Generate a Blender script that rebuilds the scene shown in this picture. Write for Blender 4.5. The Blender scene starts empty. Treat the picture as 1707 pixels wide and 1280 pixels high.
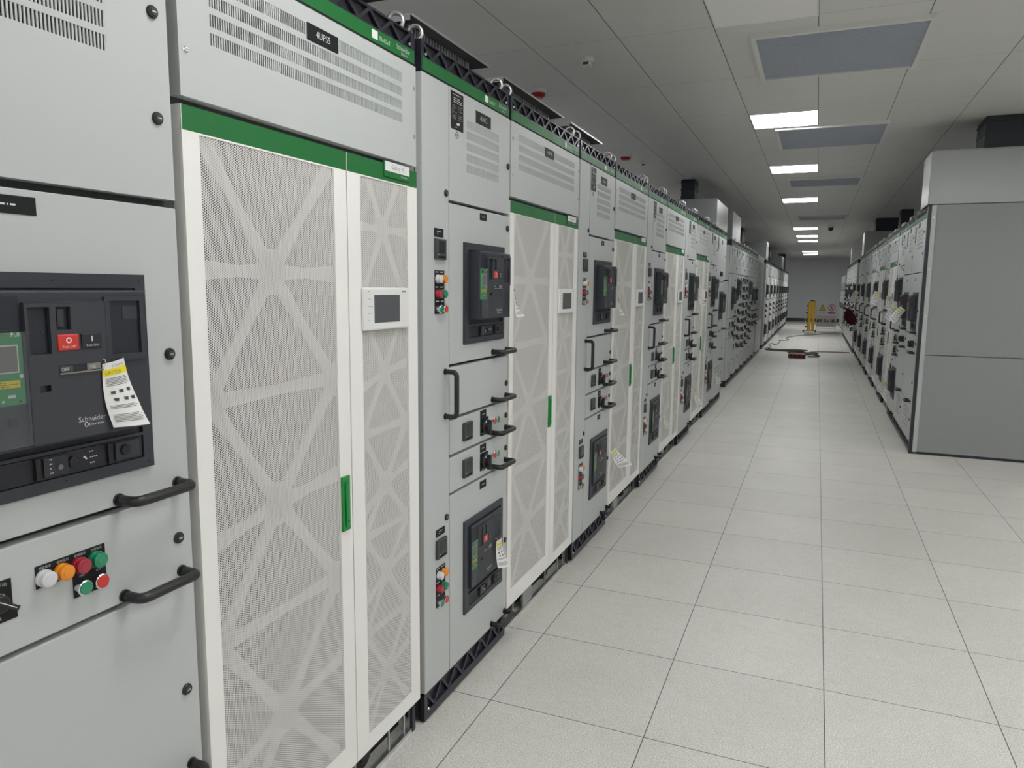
import bpy, bmesh, math, random
from mathutils import Vector, Matrix, noise
random.seed(7)
PI = math.pi
S = bpy.context.scene
COL = S.collection

# ---------------------------------------------------------------- camera
F_PX, YAW, PIT, ROL, CAM_H = 1218.3, -0.3918, -0.1317, 0.0101, 1.5942
fw = Vector((math.sin(YAW)*math.cos(PIT), math.cos(YAW)*math.cos(PIT), math.sin(PIT)))
r0 = Vector((math.cos(YAW), -math.sin(YAW), 0)); u0 = r0.cross(fw)
rt = math.cos(ROL)*r0 + math.sin(ROL)*u0
up = -math.sin(ROL)*r0 + math.cos(ROL)*u0
cd = bpy.data.cameras.new('camera'); cam = bpy.data.objects.new('camera', cd); COL.objects.link(cam)
cd.sensor_fit = 'HORIZONTAL'; cd.sensor_width = 36.0; cd.lens = F_PX/1707*36.0
cd.clip_start = 0.05; cd.clip_end = 200
m = Matrix((rt, up, -fw)).transposed().to_4x4(); m.translation = (0, 0, CAM_H)
cam.matrix_world = m
S.camera = cam

# ---------------------------------------------------------------- world, exposure
W = bpy.data.worlds.new('world'); S.world = W; W.use_nodes = True
W.node_tree.nodes['Background'].inputs[0].default_value = (.8, .85, .9, 1)
W.node_tree.nodes['Background'].inputs[1].default_value = 0.0
S.view_settings.view_transform = 'Standard'; S.view_settings.look = 'None'
S.view_settings.gamma = 1.0; S.view_settings.use_curve_mapping = False
S.view_settings.exposure = 0.0
S.cycles.use_denoising = True
S.cycles.max_bounces = 8; S.cycles.diffuse_bounces = 5; S.cycles.glossy_bounces = 4
S.cycles.transparent_max_bounces = 12
LAMP = 23.5      # strength of every ceiling light panel

# ---------------------------------------------------------------- materials
M = {}
def mat(name, col, rough=.5, metal=0.0, emit=0.0, spec=.5, bump=None, alpha=1.0, coat=0.0):
    a = bpy.data.materials.new(name); a.use_nodes = True
    b = a.node_tree.nodes['Principled BSDF']
    b.inputs['Base Color'].default_value = (*col, 1)
    b.inputs['Roughness'].default_value = rough
    b.inputs['Metallic'].default_value = metal
    b.inputs['Specular IOR Level'].default_value = spec
    b.inputs['Alpha'].default_value = alpha
    b.inputs['Coat Weight'].default_value = coat
    if emit:
        b.inputs['Emission Color'].default_value = (*col, 1); b.inputs['Emission Strength'].default_value = emit
    N, L = a.node_tree.nodes, a.node_tree.links
    tc = N.new('ShaderNodeTexCoord'); no = N.new('ShaderNodeTexNoise')
    no.inputs['Scale'].default_value = (bump or (9, 0))[0]; no.inputs['Detail'].default_value = 3
    L.new(tc.outputs['Object'], no.inputs['Vector'])
    mr = N.new('ShaderNodeMapRange'); mr.inputs['To Min'].default_value = max(rough-.05, 0.02); mr.inputs['To Max'].default_value = min(rough+.05, 1)
    L.new(no.outputs['Fac'], mr.inputs['Value']); L.new(mr.outputs['Result'], b.inputs['Roughness'])
    if bump and bump[1]:
        bn = N.new('ShaderNodeBump'); bn.inputs['Strength'].default_value = bump[1]; bn.inputs['Distance'].default_value = .002
        L.new(no.outputs['Fac'], bn.inputs['Height']); L.new(bn.outputs['Normal'], b.inputs['Normal'])
    M[name] = a
    return a
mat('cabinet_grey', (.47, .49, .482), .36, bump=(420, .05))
mat('panel_grey', (.29, .30, .293), .55, bump=(420, .05))  # cabinet paint darkened for shade on the end panels; plain grey elsewhere
mat('box_grey', (.33, .34, .335), .33, metal=.3)
mat('roof_under', (.10, .10, .10), .6)
mat('plate_steel', (.55, .56, .56), .35, metal=.6)
mat('ups_white', (.80, .79, .755), .45)
mat('rib_white', (.50, .49, .47), .6)
mat('mesh_back', (.035, .035, .045), .7)
mat('green', (.010, .135, .030), .42, spec=.35)
mat('green_unit', (.045, .30, .10), .35)
mat('green_handle', (.008, .22, .045), .35)
mat('black_plastic', (.012, .012, .013), .42)
mat('truss_dark', (.017, .017, .027), .34)
mat('truss_back', (.010, .010, .015), .5)
mat('void_dark', (.006, .006, .007), .8)
mat('gap_shade_lock_core', (.05, .052, .055), .7)  # door-gap shade put into the colour; lock centres share it
mat('breaker', (.030, .033, .043), .42)
mat('breaker_dark', (.012, .013, .020), .45)
mat('breaker_cover', (.034, .036, .044), .5)
mat('plate_black', (.008, .009, .010), .5, spec=.25)
mat('meter_grey', (.045, .05, .052), .4)
mat('meter_screen', (.018, .022, .022), .15)
mat('text_white', (.72, .72, .72), .6)
mat('text_green_white', (.60, .78, .64), .6)
mat('text_dark', (.05, .05, .05), .6)
mat('red_button', (.55, .035, .025), .35)
mat('red_lamp', (.33, .012, .03), .22, coat=.5)
mat('amber_lamp', (.75, .25, .008), .22, coat=.5)
mat('green_lamp', (.006, .22, .10), .22, coat=.5)
mat('white_lamp', (.62, .62, .64), .2, coat=.5)
mat('chrome', (.75, .75, .75), .18, metal=1.0)
mat('steel', (.62, .63, .64), .3, metal=.9)
mat('screen_grey', (.085, .09, .095), .25)
mat('lcd_grey', (.20, .19, .17), .3)
mat('yellow_label', (.78, .66, .02), .5)
mat('barrier_yellow', (.72, .42, .02), .45)
mat('paper', (.72, .72, .70), .8)
mat('white_plastic', (.72, .72, .70), .4)
mat('alarm_red', (.33, .01, .015), .4)
mat('wall_paint', (.74, .75, .78), .75)
mat('baseboard', (.08, .08, .085), .6)
mat('duct_dark', (.012, .015, .022), .5)
mat('cable_green', (.05, .08, .05), .6)
mat('cable_grey', (.12, .12, .12), .6)
mat('cable_red', (.24, .03, .025), .6)
mat('cloth_maroon', (.09, .012, .022), .9)
mat('sign_purple', (.45, .03, .20), .5)
mat('louvre_blue', (.42, .46, .54), .55)
mat('film', (.55, .52, .50), .4)
mat('caster', (.02, .02, .02), .5)
mat('lamp_panel', (1.0, 1.0, 1.0), .5, emit=LAMP)
mat('lamp_off', (.88, .88, .86), .5)

def glass(name, col, f):
    a = bpy.data.materials.new(name); a.use_nodes = True
    N, L = a.node_tree.nodes, a.node_tree.links
    b = N['Principled BSDF']; b.inputs['Base Color'].default_value = (*col, 1); b.inputs['Roughness'].default_value = .12
    t = N.new('ShaderNodeBsdfTransparent'); mx = N.new('ShaderNodeMixShader'); mx.inputs[0].default_value = f
    L.new(t.outputs[0], mx.inputs[1]); L.new(b.outputs[0], mx.inputs[2]); L.new(mx.outputs[0], N['Material Output'].inputs[0])
    M[name] = a
glass('clear_plastic', (.16, .17, .18), .22)

def perforated():
    a = bpy.data.materials.new('perforated_white'); a.use_nodes = True
    N, L = a.node_tree.nodes, a.node_tree.links
    b = N['Principled BSDF']; b.inputs['Base Color'].default_value = (.80, .79, .755, 1); b.inputs['Roughness'].default_value = .5
    tc = N.new('ShaderNodeTexCoord'); sp = N.new('ShaderNodeSeparateXYZ'); L.new(tc.outputs['Object'], sp.inputs[0])
    def mth(op, x, y=None):
        n = N.new('ShaderNodeMath'); n.operation = op
        for i, q in enumerate((x, y)):
            if q is None: continue
            if isinstance(q, (int, float)): n.inputs[i].default_value = q
            else: L.new(q, n.inputs[i])
        return n.outputs[0]
    p = .0056
    y = mth('DIVIDE', sp.outputs[2], p); z = mth('DIVIDE', sp.outputs[1], p*1.732)
    def lat(o):
        yy = mth('ADD', y, o); zz = mth('ADD', z, o)
        fy = mth('SUBTRACT', yy, mth('ROUND', yy)); fz = mth('MULTIPLY', mth('SUBTRACT', zz, mth('ROUND', zz)), 1.732)
        return mth('ADD', mth('MULTIPLY', fy, fy), mth('MULTIPLY', fz, fz))
    d = mth('MINIMUM', lat(0.0), lat(.5))
    hole = mth('LESS_THAN', d, .375*.375)
    t = N.new('ShaderNodeBsdfTransparent'); mx = N.new('ShaderNodeMixShader')
    L.new(hole, mx.inputs[0]); L.new(b.outputs[0], mx.inputs[1]); L.new(t.outputs[0], mx.inputs[2])
    L.new(mx.outputs[0], N['Material Output'].inputs[0])
    M['perforated_white'] = a
perforated()

def grid_mat(name, col, joint, px, py, ox, oy, w, rough, speckle, metal=0.0, streak=False, var=.06):
    a = bpy.data.materials.new(name); a.use_nodes = True
    N, L = a.node_tree.nodes, a.node_tree.links
    b = N['Principled BSDF']; b.inputs['Metallic'].default_value = metal
    tc = N.new('ShaderNodeTexCoord'); sp = N.new('ShaderNodeSeparateXYZ'); L.new(tc.outputs['Object'], sp.inputs[0])
    def mth(op, x, y=None):
        n = N.new('ShaderNodeMath'); n.operation = op
        for i, q in enumerate((x, y)):
            if q is None: continue
            if isinstance(q, (int, float)): n.inputs[i].default_value = q
            else: L.new(q, n.inputs[i])
        return n.outputs[0]
    def line(c, o, p, wd):
        t = mth('DIVIDE', mth('SUBTRACT', c, o), p)
        return mth('LESS_THAN', mth('MULTIPLY', mth('ABSOLUTE', mth('SUBTRACT', t, mth('ROUND', t))), p), wd), mth('FLOOR', t)
    lx, ix = line(sp.outputs[0], ox, px, w[0]); ly, iy = line(sp.outputs[1], oy, py, w[1])
    j = mth('MAXIMUM', lx, ly)
    cb = N.new('ShaderNodeCombineXYZ'); L.new(ix, cb.inputs[0]); L.new(iy, cb.inputs[1])
    wn = N.new('ShaderNodeTexWhiteNoise'); L.new(cb.outputs[0], wn.inputs['Vector'])
    acc = mth('ADD', 1-var/2, mth('MULTIPLY', wn.outputs['Value'], var))
    for sc, amp, det in speckle:
        no = N.new('ShaderNodeTexNoise'); no.inputs['Scale'].default_value = sc; no.inputs['Detail'].default_value = det
        if streak:
            mp = N.new('ShaderNodeMapping'); mp.inputs['Scale'].default_value = (.12, 1, 1); L.new(tc.outputs['Object'], mp.inputs[0]); L.new(mp.outputs[0], no.inputs['Vector'])
        else: L.new(tc.outputs['Object'], no.inputs['Vector'])
        acc = mth('MULTIPLY', acc, mth('ADD', 1-amp*.5, mth('MULTIPLY', no.outputs['Fac'], amp)))
    vm = N.new('ShaderNodeMix'); vm.data_type = 'RGBA'; vm.blend_type = 'MULTIPLY'; vm.inputs[0].default_value = 1
    vm.inputs[6].default_value = (*col, 1)
    cc = N.new('ShaderNodeCombineColor')
    for i in range(3): L.new(acc, cc.inputs[i])
    L.new(cc.outputs[0], vm.inputs[7])
    jm = N.new('ShaderNodeMix'); jm.data_type = 'RGBA'; L.new(j, jm.inputs[0]); L.new(vm.outputs[2], jm.inputs[6]); jm.inputs[7].default_value = (*joint, 1)
    L.new(jm.outputs[2], b.inputs['Base Color'])
    n2 = N.new('ShaderNodeTexNoise'); n2.inputs['Scale'].default_value = 2.5
    L.new(tc.outputs['Object'], n2.inputs['Vector'])
    L.new(mth('ADD', rough-.08, mth('MULTIPLY', n2.outputs['Fac'], .16)), b.inputs['Roughness'])
    M[name] = a
grid_mat('floor_tiles', (.56, .55, .507), (.07, .068, .06), .6, .6, .119, 2.4315-2.4, (.0018, .0018), .48,
         [(230, 1.7, 2), (520, 1.0, 1), (3.0, .16, 4), (22, .14, 3)])
grid_mat('ceiling_panels', (.68, .685, .66), (.10, .10, .10), .6, 1.2, -.09, 4.87, (.003, .0012), .42,
         [(2.2, .10, 3)], metal=0.0, streak=True, var=.03)

# ---------------------------------------------------------------- mesh helpers
class MB:
    def __init__(s): s.v = []; s.f = []; s.m = []; s.sm = []; s.names = []
    def mi(s, n):
        if n not in s.names: s.names.append(n)
        return s.names.index(n)
    def add(s, vs, fs, mt, smooth=False):
        o = len(s.v); s.v += [tuple(q) for q in vs]; k = s.mi(mt)
        for f in fs: s.f.append([i+o for i in f]); s.m.append(k); s.sm.append(smooth)
    def box(s, x0, x1, y0, y1, z0, z1, mt, bev=0.0):
        if x1 < x0: x0, x1 = x1, x0
        if bev <= 0:
            v = [(x, y, z) for x in (x0, x1) for y in (y0, y1) for z in (z0, z1)]
            s.add(v, [(0, 1, 3, 2), (4, 6, 7, 5), (0, 4, 5, 1), (2, 3, 7, 6), (0, 2, 6, 4), (1, 5, 7, 3)], mt)
        else:
            b = bmesh.new(); bmesh.ops.create_cube(b, size=1)
            for q in b.verts:
                q.co = Vector((x0+(q.co.x+.5)*(x1-x0), y0+(q.co.y+.5)*(y1-y0), z0+(q.co.z+.5)*(z1-z0)))
            bmesh.ops.bevel(b, geom=list(b.edges), offset=bev, segments=2, affect='EDGES', profile=.6)
            b.verts.index_update()
            s.add([tuple(q.co) for q in b.verts], [[q.index for q in f.verts] for f in b.faces], mt); b.free()
    def plate(s, x0, x1, y0, y1, z0, z1, holes, mt):
        """front plate in the y-z plane with rectangular holes (ya, yb, za, zb)"""
        ys = sorted({y0, y1, *[h[0] for h in holes], *[h[1] for h in holes]})
        zs = sorted({z0, z1, *[h[2] for h in holes], *[h[3] for h in holes]})
        ys = [q for q in ys if y0 <= q <= y1]; zs = [q for q in zs if z0 <= q <= z1]
        rows = []
        for k in range(len(zs)-1):
            run = None
            for i in range(len(ys)-1):
                cy, cz = (ys[i]+ys[i+1])/2, (zs[k]+zs[k+1])/2
                solid = not any(h[0] < cy < h[1] and h[2] < cz < h[3] for h in holes)
                if solid:
                    if run: run[1] = ys[i+1]
                    else: run = [ys[i], ys[i+1]]
                if (not solid or i == len(ys)-2) and run:
                    rows.append((run[0], run[1], zs[k], zs[k+1])); run = None
        for a in rows: s.box(x0, x1, a[0], a[1], a[2], a[3], mt)
    def lathe(s, prof, y, z, mt, n=24, x=0.0, smooth=True):
        """profile [(x, r)] turned about an axis parallel to x"""
        ring = lambda px, r: [(x+px, y+r*math.cos(2*PI*i/n), z+r*math.sin(2*PI*i/n)) for i in range(n)]
        for k in range(len(prof)-1):
            s.add(ring(*prof[k])+ring(*prof[k+1]), [(i, (i+1) % n, n+(i+1) % n, n+i) for i in range(n)], mt, smooth)
        s.add(ring(*prof[-1]), [tuple(range(n))], mt, False)
    def disc(s, y, z, r, x0, x1, mt, n=24): 
        s.lathe([(x0, r), (x1-(x1-x0)*.15, r), (x1, r*.95)], y, z, mt, n, smooth=False)
    def prism(s, pts, x0, x1, mt):
        n = len(pts)
        vs = [(x0, a, b) for a, b in pts]+[(x1, a, b) for a, b in pts]
        fs = [tuple(range(n))[::-1], tuple(range(n, 2*n))]+[(i, (i+1) % n, n+(i+1) % n, n+i) for i in range(n)]
        s.add(vs, fs, mt)
    def bar(s, a, b, w, x0, x1, mt, w2=None):
        (ya, za), (yb, zb) = a, b; w2 = w if w2 is None else w2
        dy, dz = yb-ya, zb-za; l = math.hypot(dy, dz) or 1; ny, nz = -dz/l, dy/l
        mid = ((ya+yb)/2, (za+zb)/2)
        s.prism([(ya+ny*w2/2, za+nz*w2/2), (ya-ny*w2/2, za-nz*w2/2), (mid[0]-ny*w/2, mid[1]-nz*w/2), (yb-ny*w2/2, zb-nz*w2/2), (yb+ny*w2/2, zb+nz*w2/2), (mid[0]+ny*w/2, mid[1]+nz*w/2)], x0, x1, mt)
    def tube(s, pts, r, mt, n=10, closed=False):
        pts = [Vector(p) for p in pts]; N = len(pts); vs, fs = [], []
        prev = None
        for i, p in enumerate(pts):
            if closed: t = pts[(i+1) % N]-pts[i-1]
            else: t = pts[min(i+1, N-1)]-pts[max(i-1, 0)]
            t.normalize()
            if prev is None:
                a = Vector((0, 0, 1)) if abs(t.z) < .9 else Vector((0, 1, 0)); u = t.cross(a).normalized()
            else: u = (prev - t*prev.dot(t)).normalized()
            prev = u; w = t.cross(u)
            for k in range(n):
                an = 2*PI*k/n; vs.append(p+u*r*math.cos(an)+w*r*math.sin(an))
        for i in range(N if closed else N-1):
            for k in range(n):
                a, b = i*n+k, i*n+(k+1) % n; j = (i+1) % N
                fs.append((a, b, j*n+(k+1) % n, j*n+k))
        if not closed: fs += [tuple(range(n))[::-1], tuple(range((N-1)*n, N*n))]
        s.add(vs, fs, mt, True)
    def text(s, t, y, z, h, mt, x=0.0005, center=False, sx=1.0):
        vs, fs, w = text_mesh(t); k = h
        off = -w*k*sx/2 if center else 0
        s.add([(x, y+off+a*k*sx, z+b*k) for a, b in vs], fs, mt)
    def scribble(s, y0, y1, z0, z1, n, mt, x=0.0005, th=.35, seed=1):
        """rows of tiny unreadable print, broken into word-long dashes"""
        rnd = random.Random(seed); p = (z1-z0)/n
        for i in range(n):
            z = z1-(i+.5)*p; y = y0
            while y < y1-.003:
                w = rnd.uniform(.05, .22)*(y1-y0); e = min(y+w, y1)
                s.add([(x, y, z-p*th/2), (x, e, z-p*th/2), (x, e, z+p*th/2), (x, y, z+p*th/2)], [(0, 1, 2, 3)], mt)
                y = e+.06*(y1-y0)
                if rnd.random() < .12: break
    def mesh(s, name):
        me = bpy.data.meshes.new(name); me.from_pydata(s.v, [], s.f); me.update()
        for n in s.names: me.materials.append(M[n])
        me.polygons.foreach_set('material_index', s.m); me.polygons.foreach_set('use_smooth', s.sm)
        return me
_T = {}
def text_mesh(t):
    if t in _T: return _T[t]
    c = bpy.data.curves.new('t', 'FONT'); c.body = t; c.size = 1.0; c.resolution_u = 2; c.offset = -.012
    o = bpy.data.objects.new('t', c); COL.objects.link(o)
    me = bpy.data.meshes.new_from_object(o)
    vs = [(v.co.x, v.co.y) for v in me.vertices]; fs = [tuple(p.vertices) for p in me.polygons]
    COL.objects.unlink(o); bpy.data.objects.remove(o); bpy.data.curves.remove(c); bpy.data.meshes.remove(me)
    w = max([a for a, b in vs] or [0])
    _T[t] = (vs, fs, w); return _T[t]

def obj(name, mb, parent=None, loc=(0, 0, 0), rot=(0, 0, 0), label=None):
    me = mb if isinstance(mb, bpy.types.Mesh) else mb.mesh(name)
    o = bpy.data.objects.new(name, me); COL.objects.link(o)
    o.location = loc; o.rotation_euler = rot; o.parent = parent
    if label: o['label'] = label
    return o
def tag(o, label, cat, group=None):
    o['label'] = label; o['category'] = cat
    if group: o['group'] = group
    return o
def thing(name, label, cat, loc=(0, 0, 0), rotz=0.0, group=None):
    o = bpy.data.objects.new(name, None); COL.objects.link(o); o.empty_display_size = .1
    o.location = loc; o.rotation_euler = (0, 0, rotz)
    return tag(o, label, cat, group)
def structure(name, mb):
    o = obj(name, mb); o['kind'] = 'structure'; return o
def copy_tree(o, parent=None):
    c = o.copy(); COL.objects.link(c); c.parent = parent
    for ch in list(o.children): copy_tree(ch, c)
    return c

# ---------------------------------------------------------------- the room
CEIL = 3.2
XL, XR = -1.2345, .925
b = MB(); b.box(-5, 5.5, -6, 40.7, -.1, 0, 'floor_tiles'); structure('floor', b)
b = MB(); b.box(-5, 5.5, -6, 40.7, CEIL, CEIL+.1, 'ceiling_panels'); structure('ceiling', b)
b = MB(); b.box(-5, 5.5, 40.5, 40.7, 0, CEIL, 'wall_paint'); structure('wall_back', b)
b = MB(); b.box(-5.2, -5, -6, 40.7, 0, CEIL, 'wall_paint'); structure('wall_left', b)
b = MB(); b.box(5.5, 5.7, -6, 40.7, 0, CEIL, 'wall_paint'); structure('wall_right', b)
b = MB(); b.box(-5, 5.5, -6.2, -6, 0, CEIL, 'wall_paint'); structure('wall_front', b)
b = MB(); b.box(-5, 5.5, 40.47, 40.5, 0, .17, 'baseboard'); structure('baseboard_back', b)

# ceiling lights: flat square panels in slim frames
b = MB(); b.plate(-.001, 0, 0, 1, 0, 1, [(.1, .9, .1, .9)], 'white_plastic')
def light(x, y, ly, label, on=True, group=None):
    t = thing('ceiling_light', label, 'ceiling light', (x, y, CEIL), 0, group)
    fr = MB(); w = .575
    fr.box(-w/2-.008, -w/2, -ly/2-.008, ly/2+.008, -.012, 0, 'white_plastic'); fr.box(w/2, w/2+.008, -ly/2-.008, ly/2+.008, -.012, 0, 'white_plastic')
    fr.box(-w/2, w/2, -ly/2-.008, -ly/2, -.012, 0, 'white_plastic'); fr.box(-w/2, w/2, ly/2, ly/2+.008, -.012, 0, 'white_plastic')
    obj('frame', fr, t)
    d = MB(); d.box(-w/2, w/2, -ly/2, ly/2, -.009, -.001, 'lamp_panel' if on else 'lamp_off'); obj('diffuser', d, t)
    return t
ords = ['first', 'second', 'third', 'fourth', 'fifth', 'sixth', 'seventh', 'eighth', 'ninth', 'tenth', 'eleventh', 'twelfth', 'thirteenth', 'fourteenth', 'fifteenth', 'sixteenth', 'seventeenth', 'eighteenth']
far_words = ['glowing square ceiling panel nearest the viewer, beside the middle louvred vent', 'glowing square ceiling panel, second from the viewer along the aisle',
             'glowing square ceiling panel, third from the viewer along the aisle', 'glowing ceiling panel, fourth from the viewer, after the wide dark stretch',
             'glowing ceiling panel, fifth from the viewer, upper of the close pair', 'glowing ceiling panel, sixth from the viewer, lower of the close pair',
             'glowing ceiling panel, last but one before the end wall', 'glowing ceiling panel closest to the end wall']
for (y, l), w in zip([(7.635, .6), (10.70, .6), (14.37, .62), (20.95, .62), (23.95, .75), (26.25, .75), (33.5, .9), (35.9, .8)], far_words):
    light(-.385, y, l, w)
light(-.385, 4.57, .6, 'unlit square ceiling panel at the top edge, nearer than the first vent', on=False)
for x, y in [(-.385, 1.5), (-.385, -2.0), (-.385, -4.6), (1.9, 3.6), (1.9, 2.0), (1.9, -2.0), (3.4, -3), (3.4, 0), (3.4, 3), (3.4, 6.5), (3.4, 12), (3.4, 18), (3.4, 26), (-3.7, 2.5), (-3.7, 8.5), (-3.7, 15), (-3.7, 22), (-3.7, 30)]:  # unseen panels: aisle row inferred, the rest added to brighten cabinets and ceiling
    light(x, y, .6, 'unseen square ceiling light panel added out of the picture', group='unseen ceiling lights added outside the view')

# louvred ceiling vents
def vent(x0, x1, y0, y1, label):
    t = thing('ceiling_vent', label, 'ceiling vent', ((x0+x1)/2, (y0+y1)/2, CEIL))
    w, l = (x1-x0)/2, (y1-y0)/2; f = .03
    fr = MB()
    for a in [(-w, w, -l, -l+f), (-w, w, l-f, l), (-w, -w+f, -l+f, l-f), (w-f, w, -l+f, l-f)]: fr.box(a[0], a[1], a[2], a[3], -.03, 0, 'white_plastic')
    obj('frame', fr, t)
    s = MB(); n = int((2*l-2*f)/.0215)
    for i in range(n):
        y = -l+f+(i+.5)*(2*l-2*f)/n
        s.box(-w+f, w-f, y-.0072, y+.0072, -.020, -.016, 'louvre_blue')
    for i in (-1, 1): s.box(i*w/3-.003, i*w/3+.003, -l+f, l-f, -.01, -.004, 'louvre_blue')
    obj('louvre', s, t)
    k = MB(); k.box(-w+f, w-f, -l+f, l-f, -.003, -.001, 'mesh_back'); obj('backing', k, t)
vent(-.49, .552, 5.09, 6.13, 'large louvred ceiling vent nearest the viewer')
vent(-.49, .552, 8.0, 9.13, 'louvred ceiling vent just beyond the nearest glowing panel')
vent(-.50, .50, 11.62, 12.45, 'faint louvred ceiling vent, third from the viewer')
vent(-.50, .50, 17.5, 18.3, 'thin far louvred ceiling vent between third and fourth glowing panels')

# fire alarms, sensors, camera on the ceiling
for (x, y), w in zip([(-2.216, 5.86), (-2.248, 8.98), (-2.02, 12.33)], ['nearest round white fire alarm with a red underside on the ceiling', 'middle round white fire alarm with a red underside on the ceiling', 'farthest white fire alarm with a red underside, beside the black duct']):
    t = thing('fire_alarm', w, 'fire alarm', (x, y, CEIL))
    for nm, pr, mt in [('base', [(0, .075), (.025, .075), (.03, .07)], 'white_plastic'), ('sounder', [(.03, .062), (.045, .06), (.062, .045)], 'alarm_red')]:
        q = MB(); q.lathe(pr, 0, 0, mt, 28); obj(nm, q, t, rot=(0, PI/2, 0))
for (x, y), w in zip([(-1.60, 5.2), (-2.15, 9.55)], ['small white ceiling sensor box nearest the viewer', 'small white ceiling sensor box between the two farther red alarms']):
    t = thing('ceiling_sensor', w, 'sensor', (x, y, CEIL))
    q = MB(); q.lathe([(0, .045), (.02, .045), (.024, .04)], 0, 0, 'white_plastic', 24); obj('base', q, t, rot=(0, PI/2, 0))
    q = MB(); q.box(-.028, .028, -.028, .028, -.055, -.022, 'white_plastic', .006); obj('housing', q, t)
    q = MB(); q.box(-.02, .02, -.0295, -.0275, -.048, -.03, 'screen_grey'); obj('grille', q, t)
t = thing('security_camera', 'small dome camera on the ceiling above the aisle', 'camera', (.211, 20.27, CEIL))
q = MB(); q.lathe([(0, .08), (.04, .08), (.05, .07)], 0, 0, 'white_plastic', 24); obj('mount', q, t, rot=(0, PI/2, 0))
q = MB(); q.lathe([(.05, .07), (.09, .065), (.12, .045), (.135, .015)], 0, 0, 'black_plastic', 24); obj('dome', q, t, rot=(0, PI/2, 0))

# ---------------------------------------------------------------- small fittings shared by the cabinets (front plane x=0, y along the row, z up)
def me_(name, fn):
    q = MB(); fn(q); return q.mesh(name)
def arc(c, r, a0, a1, n, f): return [f(c[0]+r*math.cos(a0+(a1-a0)*i/n), c[1]+r*math.sin(a0+(a1-a0)*i/n)) for i in range(n+1)]
def handle_path(L, so=.048, rr=.016):
    f = lambda a, b: (a, b, 0)
    return [(0, 0, 0), (so*.4, 0, 0)]+arc((so-rr, rr), rr, -PI/2, 0, 5, f)+[(so, L/2, 0)]+arc((so-rr, L-rr), rr, 0, PI/2, 5, f)+[(so*.4, L, 0), (0, L, 0)]
def _hh(q):
    p = handle_path(.142); q.tube(p, .0105, 'black_plastic', 14)
    for y in (0, .142): q.disc(y, 0, .0125, 0, .004, 'black_plastic')
HANDLE_H = me_('handle', _hh)
def _hv(q):
    p = [(x, 0, y) for x, y, z in handle_path(.165)]; q.tube(p, .0095, 'black_plastic', 14)
    for z in (0, .165): q.disc(0, z, .0115, 0, .004, 'black_plastic')
HANDLE_V = me_('handle', _hv)
def _lock(q):
    q.lathe([(0, .0125), (.003, .0125), (.006, .0105)], 0, 0, 'black_plastic', 28)
    q.lathe([(.006, .007), (.0075, .0068)], 0, 0, 'gap_shade_lock_core', 20); q.box(.0075, .0082, -.0045, .0045, -.001, .001, 'steel')
LOCK = me_('lock', _lock)
def _screw(q):
    q.lathe([(0, .007), (.001, .007), (.0015, .0045), (.004, .004)], 0, 0, 'chrome', 12); q.box(.004, .0044, -.003, .003, -.0006, .0006, 'black_plastic')
SCREW = me_('screw', _screw)
def _meter(q, w=.074, h=.072):
    q.box(0, .012, 0, w, 0, h, 'meter_grey', .003)
    q.box(.012, .0126, w*.2, w*.84, h*.3, h*.9, 'meter_screen')
    for i in range(4): q.box(.012, .0135, w*(.16+.18*i), w*(.16+.18*i)+w*.12, h*.08, h*.18, 'plate_black')
    q.scribble(w*.18, w*.8, h*.2, h*.27, 1, 'text_white', .0127, .5, 4)
METER = me_('meter', _meter)
def _rot(q):
    q.box(0, .004, -.038, .038, -.036, .036, 'plate_black', .001)
    q.lathe([(.004, .031), (.012, .031), (.016, .026)], 0, 0, 'black_plastic', 28)
    q.lathe([(.016, .017), (.028, .017), (.03, .014)], 0, 0, 'black_plastic', 24)
    q.box(.016, .034, -.007, .007, -.034, .028, 'black_plastic', .003)
    pts = [(.0165, .024*math.cos(a), .024*math.sin(a)) for a in [PI*.35+PI*.4*i/8 for i in range(9)]]
    q.tube(pts, .0015, 'text_white', 6)
    q.bar((-.03, -.026), (.026, -.03), .004, .004, .009, 'green_handle'); q.bar((.026, -.03), (.044, .006), .004, .004, .012, 'green_handle')
ROTARY = me_('rotary_switch', _rot)
def _btn(mt, ring):
    def f(q):
        if ring:
            q.lathe([(0, .0115), (.010, .0115), (.013, .0145), (.0165, .0145), (.0175, .0128)], 0, 0, 'chrome', 28)
            q.lathe([(.0172, .0125), (.019, .0122), (.0195, .009)], 0, 0, mt, 28)
        else:
            q.lathe([(0, .0155), (.006, .0155), (.007, .0142), (.017, .0142), (.0185, .012)], 0, 0, mt, 28)
            q.lathe([(.0185, .0095), (.0195, .009)], 0, 0, mt, 24)
    return f
LAMPS = {c: me_('indicator_lamp', _btn(c+'_lamp', False)) for c in ('white', 'amber', 'red', 'green')}
PUSH = {c: me_('push_button', _btn(m_, True)) for c, m_ in (('green', 'green_lamp'), ('red', 'red_button'))}

def truss(q, y0, y1, z0, z1, rail=.012, low=None, x=-.004, pitch=.057, mt='truss_dark'):
    low = rail if low is None else low
    q.box(x-.02, x-.0115, y0, y1, z0, z1, 'truss_back')
    q.box(x-.012, x, y0, y1, z0, z0+low, mt); q.box(x-.012, x, y0, y1, z1-rail, z1, mt)
    q.box(x-.012, x, y0, y0+.022, z0, z1, mt); q.box(x-.012, x, y1-.022, y1, z0, z1, mt)
    n = max(2, round((y1-y0-.04)/pitch)); d = (y1-y0-.04)/n
    for i in range(n):
        a, c = y0+.02+i*d, y0+.02+(i+1)*d
        q.bar((a, z0+low) if i % 2 else (a, z1-rail), (c, z1-rail) if i % 2 else (c, z0+low), .011, x-.012, x-.001, mt)

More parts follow.
